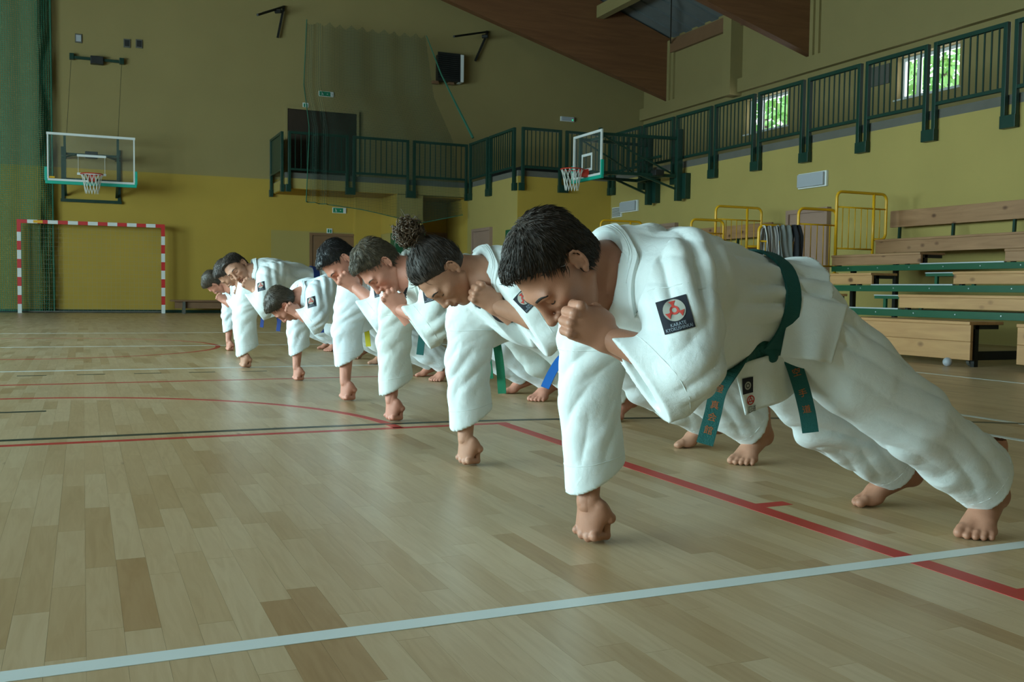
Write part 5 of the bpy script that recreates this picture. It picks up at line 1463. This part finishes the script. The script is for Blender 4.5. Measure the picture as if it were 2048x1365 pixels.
    cr = [(sh+D((-.01,-.02,.02))*s, .22*s, ua*1.0+np.array([.15,0,0]), .075*s, .013*s), (nk*.4+sh*.6+D((.02,0,.02))*s, .20*s, D((.75,-.45,-.35)), .075*s, .009*s),
          (mid, .15*s, ua+np.array([.2,.1,.1]), .065*s, .008*s), (el+np.array([0,0,-.02*s]), .17*s, fa+np.array([0,0,-.5]), .07*s, .014*s), (m2, .14*s, fa+np.array([.2,0,-.5]), .06*s, .009*s),
          (c1+D((.10,-.12,.05))*s, .26*s, D((.75,.1,.55)), .10*s, .010*s), (wa+D((-.06,-.1,.04))*s, .20*s, D((1,0,.12)), .06*s, .009*s), (wa+D((.07,-.1,.03))*s, .17*s, D((1,0,-.25)), .055*s, .009*s),
          (c1+D((.05,.0,.14))*s, .22*s, D((.5,.8,0)), .10*s, .007*s), (c2+D((.02,.02,.14))*s, .2*s, D((.9,.3,0)), .09*s, .007*s),
          (elr, .16*s, D((.8,.5,.35)), .065*s, .009*s), (elr*.5+cr_*.5, .15*s, D((.6,.4,.8)), .07*s, .007*s), (shr*.4+elr*.6, .14*s, D((.9,.3,.25)), .055*s, .008*s), (shr+np.array([0,0,-.06*s]), .14*s, D((.8,.3,-.3)), .06*s, .008*s),]
    dd = folds(V, N, cr, sd); dd += vnoise(V/(.09*s), sd+60)*.003*s + (.35-np.abs(vnoise(V/(.080*s), sd+61)))*.006*s + (.35-np.abs(vnoise(V/(.035*s), sd+62)))*.0014*s
    for c_, n_c, a_c in ((cc, cn, ao_), (cr_, cnr, nrm(cr_-elr)), (op, on, on)):
        q_ = V-c_; dp = np.abs(q_@n_c); near = np.linalg.norm(q_, axis=1) < .20*s; dd = np.where(near, dd*np.clip((dp-.015)/(.10*s), 0, 1), dd)
        qp_ = q_-(q_@a_c)[:,None]*a_c; inn = (np.linalg.norm(qp_, axis=1) < .12*s) & (dp < .10*s) & ((N*qp_).sum(1) < 0); dd = np.where(inn, -dd*.8, dd)
    V = laplace(V+N*dd[:,None], Fa, 1, .3)
    ja = link('jacket', np_mesh('jacket', V, Fa), gm); kids.append(ja); jb = bvh_of(V, Fa)
    # loose tails of the jacket below the belt
    def flap(c4, bulge, name='jacket_tail'):
        A0, B0, C0, D0 = (np.asarray(v) for v in c4); nv = nrm(np.cross(B0-A0, D0-A0)); nv = nv if nv@(FOLD_VIEW-A0) > 0 else -nv
        def fn(u, v):
            p_ = (A0*(1-u)+B0*u)*(1-v)+(D0*(1-u)+C0*u)*v
            return tuple(p_+nv*(bulge*math.sin(math.pi*u)*(.3+.7*v) + .007*s*math.sin(u*9+sd)*v))
        o = sheet(name, fn, 24, 16, 'gi'); o.data.materials.clear(); o.data.materials.append(gm)
        so_ = o.modifiers.new('solid', 'SOLIDIFY'); so_.thickness = .005; kids.append(o)
        bb = BVHTree.FromPolygons([v.co[:] for v in o.data.vertices], [tuple(q_.vertices) for q_ in o.data.polygons]); return o, bb, nv
    fl1 = flap([T(1.455,1.970,.478)+sf, T(1.600,1.950,.515)+sf, T(1.692,1.985,.420)+sf, T(1.508,1.990,.350)+sf], .012*s)
    fl2 = flap([T(1.575,1.905,.655)+sf, T(1.715,1.870,.625)+sf, T(1.650,1.845,.485)+sf, T(1.535,1.895,.500)+sf], .022*s)
    # cuff band seams
    for c, ax, uu in ((cc-cn*.045*s, cn, cw), (cr_+np.array([-.004,0,.05*s]), np.array([.2,0,-1.0]), U), (sh*.80+el*.20, ua, U), (shr*.45+elr*.55, np.array([.05,0,-1.0]), U)):
        ax = nrm(ax); u1 = nrm(np.asarray(uu)-ax*(np.asarray(uu)@ax)); u2 = np.cross(ax, u1); ring = []
        for k in range(36):
            th = 2*math.pi*k/36; dv = u1*math.cos(th)+u2*math.sin(th); h = jb.ray_cast(Vector(c+dv*.2), Vector(-dv))
            if h[0] is not None and (h[0]-Vector(c)).length < .135*s: ring.append(h[0])
        if len(ring) > 12: kids.append(MB().tube(ring, .0013, 4, closed=len(ring) == 36).build('sleeve_seam', gm, smooth=True))
    # lapels
    nl = lambda x, y, z: nk+D((x*s, y*s, z*s))
    A_ = math.radians
    def collar(name, thetas, sgn, wd, lay, tail):
        base, outd = [], []
        for a_ in thetas:
            th = A_(a_); rad = U*math.cos(th)+ow*math.sin(th)
            w_ = abs(math.cos(th)); base.append(op+U*(math.cos(th)*.106*s)+ow*(math.sin(th)*.113*s)-on*(.004-.010*w_)*s); outd.append(nrm(rad*(.45+.6*w_)-on*(.9-.85*w_)))
        for t_ in (.15,.4,.65,.9,1.05):                                   # down one side of the V
            c_ = (op-ow*.08*s)*(1-t_)+(op-ow*.150*s-on*.055*s)*t_; base.append(c_+U*sgn*(.068*(1-t_)+.022*t_)*s+on*.004*s); outd.append(nrm(U*sgn*1.0-on*.25-ow*.25))
        for q_ in tail: base.append(op-ow*q_[0]*s-on*q_[1]*s+U*q_[2]*s); outd.append(nrm(U*sgn*.5-on*.7-ow*.2))
        P_ = [Vector(v) for v in base]; n_ = 70; pts_, ds_ = [], []
        for i in range(n_+1):
            t = i/n_*(len(P_)-1); k = min(int(t), len(P_)-2); f_ = t-k
            p0, p1, p2, p3 = P_[max(k-1,0)], P_[k], P_[k+1], P_[min(k+2,len(P_)-1)]
            pts_.append(.5*((2*p1)+(p2-p0)*f_+(2*p0-5*p1+4*p2-p3)*f_*f_+(3*p1-p0-3*p2+p3)*f_**3)); ds_.append(Vector(outd[k]*(1-f_)+outd[k+1]*f_).normalized())
        na = 6; grid = np.zeros((n_+1, na, 3)); gn = np.zeros((n_+1, na, 3))
        for i in range(n_+1):
            for j in range(na):
                l_, nn_, _, _ = jb.find_nearest(pts_[i]+ds_[i]*(wd*s*j/(na-1))); grid[i,j] = l_; gn[i,j] = nn_
        for _ in range(4):
            gn[1:-1] = (gn[:-2]+gn[1:-1]*2+gn[2:])/4; grid[1:-1] = (grid[:-2]+grid[1:-1]*2+grid[2:])/4
            gn[:,1:-1] = (gn[:,:-2]+gn[:,1:-1]*2+gn[:,2:])/4
        gn /= np.maximum(1e-6, np.linalg.norm(gn, axis=2))[:,:,None]
        m_ = MB(); nn2 = (n_+1)*na
        for l_ in (-.004, lay):
            for i in range(n_+1):
                for j in range(na): m_.v.append(tuple(grid[i,j]+gn[i,j]*(l_*s if l_ > 0 else l_)))
        for i in range(n_):
            for j in range(na-1):
                a0 = i*na+j; m_.f.append((nn2+a0, nn2+a0+1, nn2+a0+na+1, nn2+a0+na))
            for j, fl in ((0, 0), (na-1, 1)):
                a0 = i*na+j; q_ = (a0, a0+na, nn2+a0+na, nn2+a0); m_.f.append(q_ if fl else q_[::-1])
        o_ = m_.build(name, gm); kids.append(o_)
        for jj in (.34, .67):                                              # rows of stitching
            st_ = [tuple(grid[i,int(jj*(na-1)+.5)]+gn[i,int(jj*(na-1)+.5)]*(lay*s+.0003)) for i in range(n_+1)]
            kids.append(MB().tube(st_, .0009, 4).build('lapel_stitching', gm, smooth=True))
    collar('lapel', (60,40,20,0,-20,-40,-58), 1, .042, .006, ((.165,.10,.0),(.168,.14,-.05)))
    collar('lapel', (50,70,90,110,130,150,170,190,205,220,235), -1, .042, .0105, ((.165,.11,.02),(.17,.16,.07)))
    # dark shirt showing in the V
    if sp.get('tee', True):
        f = Field(nk-.2, nk+.25, .009); f.u(ecap(nk+D((.02*s,0,-.035*s)), nk+D((.10*s,0,-.09*s)), .078*s,.060*s,.13*s,.085*s, U), 0); tv, tf = f.mesh(); kids.append(link('undershirt', np_mesh('undershirt', tv, tf), MT[sp.get('tee_m', 'tee')]))
    # ---------------- belt
    bm_ = MT[sp['belt']]; wc = wa+(pe-wa)*.10; bax = nrm(pe-c1); u2 = nrm(np.cross(bax, U)); rows = MB(); K = 56; wid = (-.022,-.008,.008,.022)
    rad = []
    for k in range(K):
        th = 2*math.pi*k/K; dv = U*math.cos(th)+u2*math.sin(th); rr = []
        for o_ in wid:
            cpt = wc+bax*o_*s; h = jb.ray_cast(Vector(cpt+dv*.34*s), Vector(-dv)); rr.append((h[0]-Vector(cpt)).length if h[0] is not None else .15*s)
        rad.append(sum(rr)/4)
    rad = np.array(rad); rad = np.clip(rad, np.median(rad)*.7, np.median(rad)*1.3)
    for _ in range(3): rad = (np.roll(rad,1)+rad*2+np.roll(rad,-1))/4
    rad = np.maximum(rad, 0)
    for lay in (.002, .009):
        for k in range(K):
            th = 2*math.pi*k/K; dv = U*math.cos(th)+u2*math.sin(th)
            for o_ in wid: rows.v.append(tuple(wc+bax*o_*s+dv*(rad[k]+lay*s+.003)))
    n_ = K*4
    for k in range(K):
        k2 = (k+1) % K
        for j in range(3):
            a, b_, c_, d_ = k*4+j, k*4+j+1, k2*4+j+1, k2*4+j; rows.f.append((n_+a,n_+d_,n_+c_,n_+b_)); rows.f.append((a,b_,c_,d_))
        rows.f.append((k*4, k2*4, n_+k2*4, n_+k*4)); rows.f.append((k*4+3, n_+k*4+3, n_+k2*4+3, k2*4+3))
    belt = rows.build('belt', bm_, smooth=False); kids.append(belt)
    # knot under the belly and two hanging ends
    kd = -u2 if (-u2)[2] < 0 else u2; kd = nrm(kd+U*sp.get('knot_side', -.35)); h = jb.ray_cast(Vector(wc+kd*.35*s), Vector(-kd)); kp = np.array(h[0] if h[0] is not None else Vector(wc+kd*.13*s))+kd*.016*s
    if 'knot' in sp: kp = np.array(sp['knot'], float)
    f = Field(kp-.08, kp+.08, .005)
    f.u(ell(kp, np.array([.030,.024,.026])*s), 0); f.u(cap(kp+D((-.028,-.006,.006))*s, kp+D((.030,-.012,-.008))*s, .017*s, .015*s), .008); f.u(cap(kp+D((.0,-.012,.022))*s, kp+D((.004,-.012,-.026))*s, .014*s, .014*s), .006)
    kv, kf = f.mesh(); kn_o = link('knot', np_mesh('knot', kv, kf), bm_)
    tails = sp.get('tails') or [[kp, kp+D((-.05,-.01,-.03))*s, kp+D((-.085,-.02,-.11))*s, kp+D((-.10,-.02,-.22))*s], [kp, kp+D((.045,-.01,-.015))*s, kp+D((.07,-.02,-.09))*s, kp+D((.085,-.02,-.21))*s]]
    bk = [belt, kn_o]; root_t = []
    for ti, tp in enumerate(tails):
        m_, pts_ = ribbon([tuple(p) for p in tp], sp.get('belt_w', .040)*s, .005, (sp['tail_w'][ti] if 'tail_w' in sp else (lambda t: D((.82*min(1,t*2), -.57*min(1,t*2)-.1, 1.0-min(1,t*2.2)))))); to = m_.build('belt_end', bm_, smooth=False); kids.append(to); root_t.append((to, pts_))
    kids.append(kn_o)
    bpy.context.view_layer.update()
    adopt(root, *kids)
    for k_ in kids: k_['_k'] = 0; del k_['_k']
    return dict(root=root, jacket=ja, jb=jb, J=J, tails=root_t, cuff=cc, trousers=tr, tb=tb, loc=loc, T=T, D=D, flap=fl1, shL=sh, elL=el)

def project_patch(bvh, centre, normal, upv, w, h, shapes, off=.002):
    """shapes: list of (name, material, mesh verts 2D, faces, lift) laid on the surface around centre"""
    c = Vector(centre); n = Vector(normal).normalized(); u = Vector(upv); u = (u-n*u.dot(n)).normalized(); r = u.cross(n)
    out = []
    for name, m, vs, fs, lift in shapes:
        b = MB()
        for (x, y) in vs:
            p = c + r*(x*w) + u*(y*h) + n*.08
            hit = bvh.ray_cast(p, -n, .2)
            q = hit[0] if hit[0] is not None else c + r*(x*w) + u*(y*h)
            nn = hit[1] if hit[0] is not None else n
            b.v.append(tuple(q+n*(off+lift)))
        b.f = [tuple(f) for f in fs]
        out.append(b.build(name, MT[m], smooth=True))
    return out
def g_rect(x0, x1, y0, y1, nx=8, ny=8):
    vs = [(x0+(x1-x0)*i/nx, y0+(y1-y0)*j/ny) for j in range(ny+1) for i in range(nx+1)]
    return vs, [(j*(nx+1)+i, j*(nx+1)+i+1, (j+1)*(nx+1)+i+1, (j+1)*(nx+1)+i) for j in range(ny) for i in range(nx)]
def g_disc(cx, cy, rx, ry, n=28, r0=0):
    if r0:
        vs = [(cx+math.cos(2*math.pi*k/n)*rx*q, cy+math.sin(2*math.pi*k/n)*ry*q) for q in (r0, 1) for k in range(n)]
        return vs, [(k, (k+1) % n, n+(k+1) % n, n+k) for k in range(n)]
    vs = [(cx, cy)] + [(cx+math.cos(2*math.pi*k/n)*rx*q, cy+math.sin(2*math.pi*k/n)*ry*q) for q in (.5, 1) for k in range(n)]
    fs = [(0, 1+k, 1+(k+1) % n) for k in range(n)] + [(1+k, 1+n+k, 1+n+(k+1) % n, 1+(k+1) % n) for k in range(n)]
    return vs, fs
def g_trefoil(cx, cy, r, asp):
    """red three-armed emblem: tapered arms with flared tips around a centre"""
    vs, fs = [], []
    for k in range(3):
        a = math.pi/2+k*2*math.pi/3; d = (math.cos(a), math.sin(a)); p = (-d[1], d[0]); o = len(vs)
        for t, w in ((.28,.17),(.62,.13),(.80,.24),(1.0,.40)):
            for sg in (-1, 1): vs.append((cx+(d[0]*t+p[0]*w*sg)*r, cy+(d[1]*t+p[1]*w*sg)*r*asp))
        fs += [(o+2*i, o+2*i+1, o+2*i+3, o+2*i+2) for i in range(3)]
    v2, f2 = g_disc(cx, cy, r*.50, r*.50*asp, 18, .52); o = len(vs); vs += v2; fs += [tuple(i+o for i in f) for f in f2]
    return vs, fs
_txt = {}
def g_text(body, cx, cy, w, h):
    if body not in _txt:
        me = text_mesh(body, 1.0, extrude=0); _txt[body] = ([tuple(v.co) for v in me.vertices], [tuple(p.vertices) for p in me.polygons])
    vs, fs = _txt[body]; xs = [v[0] for v in vs]; ys = [v[1] for v in vs]
    X0, X1, Y0, Y1_ = min(xs), max(xs), min(ys), max(ys)
    return [(cx+((v[0]-X0)/(X1-X0)-.5)*w, cy+((v[1]-Y0)/(Y1_-Y0)-.5)*h) for v in vs], fs
def arm_patch(P, centre, normal, upv, w, h):
    sh = [('patch_cloth', 'patch', *g_rect(-.5,.5,-.5,.5,10,10), 0), ('patch_disc', 'patch_w', *g_disc(0,.13,.36,.33), .0012), ('patch_emblem', 'patch_r', *g_trefoil(0,.13,.30,w/h*1.0), .0024),
          ('patch_text', 'patch_t', *g_text('KARATE', 0,-.29,.5,.10), .0014), ('patch_text', 'patch_t', *g_text('KYOKUSHINKAI', 0,-.41,.86,.10), .0014)]
    o = project_patch(P['jb'], centre, normal, upv, w, h, sh)
    for k in o[1:]: k.parent = o[0]
    adopt(P['root'], o[0]); return o
PEOPLE = {}
PEOPLE[1] = karateka(dict(label='dark-haired man in white karate suit with teal green belt, nearest the camera', fist=(1.197,2.224), head=(1.000,2.022,.700), fwd=(-.42,-.10,-.90), up=(-.90,0,.42), hs=1.02,
    chin_fist=(1.008,1.895,.575), fz=(-.85,.15,.45), hand=1.06, skin='skin1', hair=dict(mat='hair_dark', vox=.004, n=3600, seed=4, len=.034), belt='belt_green', vox=.005, seed=3,
    tails=[[(1.557,1.96,.521),(1.467,1.95,.486),(1.398,1.94,.431),(1.376,1.94,.359),(1.356,1.94,.291)], [(1.557,1.96,.521),(1.604,1.95,.506),(1.629,1.935,.437),(1.652,1.93,.361),(1.665,1.93,.307)]], knot=(1.555,1.965,.521)))
PEOPLE[2] = karateka(dict(label='woman with a curly brown hair bun in white karate suit with blue belt', shift=.045, cuff=(1.375,3.030,.560), joints=dict(elL=(1.455,2.965,.540)), fist=(1.296,3.376), head=(1.143,3.205,.706), fwd=(-.25,-.14,-.95), up=(-.96,0,.25), hs=.97, s=1.0,
    chin_fist=(1.245,3.085,.628), fz=(-.80,.12,.58), skin='skin2', hair=dict(mat='hair_dark', kind='bun', mat2='hair_curl'), belt='belt_blue', vox=.007, seed=8, nose=.9, jaw=.9, gi='gi', belt_w=.032, knot=(1.625,3.185,.470), tails=[[(1.62,3.175,.462),(1.575,3.16,.405),(1.540,3.155,.355),(1.512,3.15,.305)],[(1.63,3.18,.462),(1.665,3.16,.42),(1.68,3.15,.33),(1.685,3.15,.27)]]))
PEOPLE[3] = karateka(dict(label='ash-blond boy with white mouth guard and bright green belt, third in the row', shift=0.08, fist=(1.384,4.628), head=(1.272,4.452,.752), fwd=(-.36,-.16,-.92), up=(-.93,0,.36), s=1.04,
    chin_fist=(1.300,4.345,.600), fz=(-.60,.15,.78), skin='skin3', hair=dict(mat='hair_ash', seed=9, n=2000, len=.036, top=.006, lift=.2), tails=[[(1.815,4.41,.50),(1.845,4.40,.40),(1.868,4.40,.27),(1.880,4.40,.145)],[(1.81,4.41,.50),(1.795,4.40,.40),(1.800,4.40,.31),(1.812,4.40,.22)]], knot=(1.815,4.415,.505), belt='belt_green2', vox=.008, seed=13, gi='gi3', jaw=.94, brow='hair_mid'))
PEOPLE[4] = karateka(dict(label='black-haired boy in white karate suit, fourth in the row behind the blond boy', shift=0.11, fist=(1.385,5.556), head=(1.305,5.355,.790), fwd=(-.36,-.20,-.91), up=(-.93,0,.36), s=1.06,
    chin_fist=(1.315,5.255,.690), fz=(-.80,.12,.58), skin='skin3', hair=dict(mat='hair_black', seed=15, n=1500, len=.032, vox=.0055), belt='belt_green', vox=.009, seed=21, gi='gi2', cuffz=.235, hvox=.004, fvox=.0038, footvox=.0045))
PEOPLE[5] = karateka(dict(label='small boy with dropped head and yellow belt, fist before his face, fifth in the row', shift=0.06, fist=(1.362,6.850), head=(1.240,6.670,.535), fwd=(-.18,.18,-.97), up=(-.97,0,.10), s=.92, hs=.98,
    joints=dict(neck=(1.345,6.69,.600)), chin_fist=(1.268,6.555,.505), fz=(-.80,.12,.58), skin='skin3', hair=dict(mat='hair_mid', mat2='hair_ash', seed=19, n=1200, len=.034, vox=.006), belt='belt_yellow', vox=.009, seed=27, gi='gi2', cuffz=.205, hvox=.0045, fvox=.0042, footvox=.005))
PEOPLE[6] = karateka(dict(label='dark-haired man turning his face to the camera, navy belt, sixth in the row', shift=0.11, fist=(1.179,8.063), head=(1.105,7.870,.785), fwd=(-.38,-.78,-.50), up=(-.78,.05,.62), s=1.08,
    chin_fist=(1.165,7.715,.668), fz=(-.80,.12,.58), skin='skin2', hair=dict(mat='hair_dark', seed=23, n=1000, len=.030, vox=.006), belt='belt_navy', vox=.010, seed=33, gi='gi', cuffz=.125, hvox=.004, fvox=.0042, footvox=.005))
PEOPLE[7] = karateka(dict(label='boy almost hidden behind the man who faces the camera, seventh in the row', shift=0.06, fist=(1.306,9.143), head=(1.185,8.980,.770), fwd=(-.25,.20,-.94), up=(-.94,0,.25), s=.98,
    chin_fist=(1.256,8.85,.602), skin='skin2', hair=dict(mat='hair_dark', seed=25, n=600, vox=.007), belt='belt_navy', vox=.011, seed=37, gi='gi2', cuffz=.20, hvox=.006, fvox=.005, footvox=.006))
PEOPLE[8] = karateka(dict(label='brown-haired boy at the far left end of the row with fist raised', shift=0.06, fist=(1.348,10.238), head=(1.200,10.085,.690), fwd=(-.15,.45,-.88), up=(-.95,0,.25), s=.95,
    chin_fist=(1.228,9.915,.540), skin='skin3', hair=dict(mat='hair_mid', seed=29, n=600, vox=.007), belt='belt_navy', vox=.011, seed=41, gi='gi2', cuffz=.215, hvox=.006, fvox=.005, footvox=.006))

# sleeve patches, mouth guard, lettering
def sleeve_patch(k, w=.062, h=.068, t=.33, lift=.0):
    P = PEOPLE[k]; sh, el = P['shL'], P['elL']; c = sh*(1-t)+el*t; n = P['D']((-.50,-.86,.05)); c = c+P['D']((-.028,0,-.012)); hit = P['jb'].ray_cast(Vector(c+n*.25), Vector(-n), .4)
    arm_patch(P, hit[0], n, nrm(sh-el)+P['D']((-.28,0,0)), w, h)
sleeve_patch(1, .066, .072, .30)
for k in (3, 4, 5, 6, 7, 8): sleeve_patch(k, .064, .070, .30)
sleeve_patch(2, .06, .066, .28)
P = PEOPLE[3]
o = link('mouth_guard', np_mesh('mouth_guard', *Field(P['loc']((0,.1,-.064))-.03, P['loc']((0,.1,-.064))+.03, .003).u(ell(P['loc']((0,.099,-.0655)), (.016,.012,.009)), 0).mesh()), MT['guard']); adopt(P['root'], o)
# embroidery on the teal belt ends, labels on the jacket tail of the nearest man
def belt_text(P, which, body, size, t0, t1):
    to, pts = P['tails'][which]; n = len(body)
    parts = []
    for i, ch in enumerate(body):
        t = t0+(t1-t0)*i/max(1, n-1); k = min(int(t*(len(pts)-1)), len(pts)-2); p = pts[k]; tg = (pts[k+1]-pts[k]).normalized(); view = (Vector((0,0,.65))-p).normalized()
        sd = tg.cross(view).normalized(); nn = sd.cross(tg).normalized(); nn = nn if nn.dot(view) > 0 else -nn
        me = text_mesh(ch, size, extrude=0); b = MB()
        for v in me.vertices: b.v.append(tuple(p+sd*(v.co.x*(1 if sd.dot(CR) > 0 else -1))-tg*(v.co.y)+nn*.0040))
        b.f = [tuple(f.vertices) for f in me.polygons]
        if b.f: parts.append(b.build('embroidered_character', MT['emb']))
    adopt(P['root'], *parts)
belt_text(PEOPLE[1], 0, '極真会館', .022, .56, .88)
belt_text(PEOPLE[1], 1, '空手道', .022, .46, .76)
P = PEOPLE[1]; fo, fb, fn_ = P['flap']
w = dict(P); w['jb'] = fb
arm_patch_shapes = [('label_cloth', 'patch', *g_rect(-.5,.5,-.5,.5,4,4), 0), ('label_ring', 'patch_w', *g_disc(0,0,.30,.26,20,.62), .001), ('label_dot', 'patch_w', *g_disc(0,0,.12,.10,12), .001)]
def on_flap(px_c, shapes, wd, hg):
    o = project_patch(fb, px_c, fn_, (-.18,0,.98), wd, hg, shapes, .0075)
    for k in o[1:]: k.parent = o[0]
    adopt(P['root'], o[0])
on_flap((1.500,1.975,.426), arm_patch_shapes, .030, .042)
on_flap((1.517,1.982,.380), [('print_flower', 'patch_r', *g_trefoil(0,.18,.30,.8), 0), ('print_flower', 'patch_r', *g_disc(0,.18,.36,.26,18,.75), .0006), ('print_text', 'tee', *g_text('忍', -.08,-.32,.42,.34), 0), ('print_text', 'tee', *g_text('道', .30,-.30,.34,.34), 0)], .032, .050)
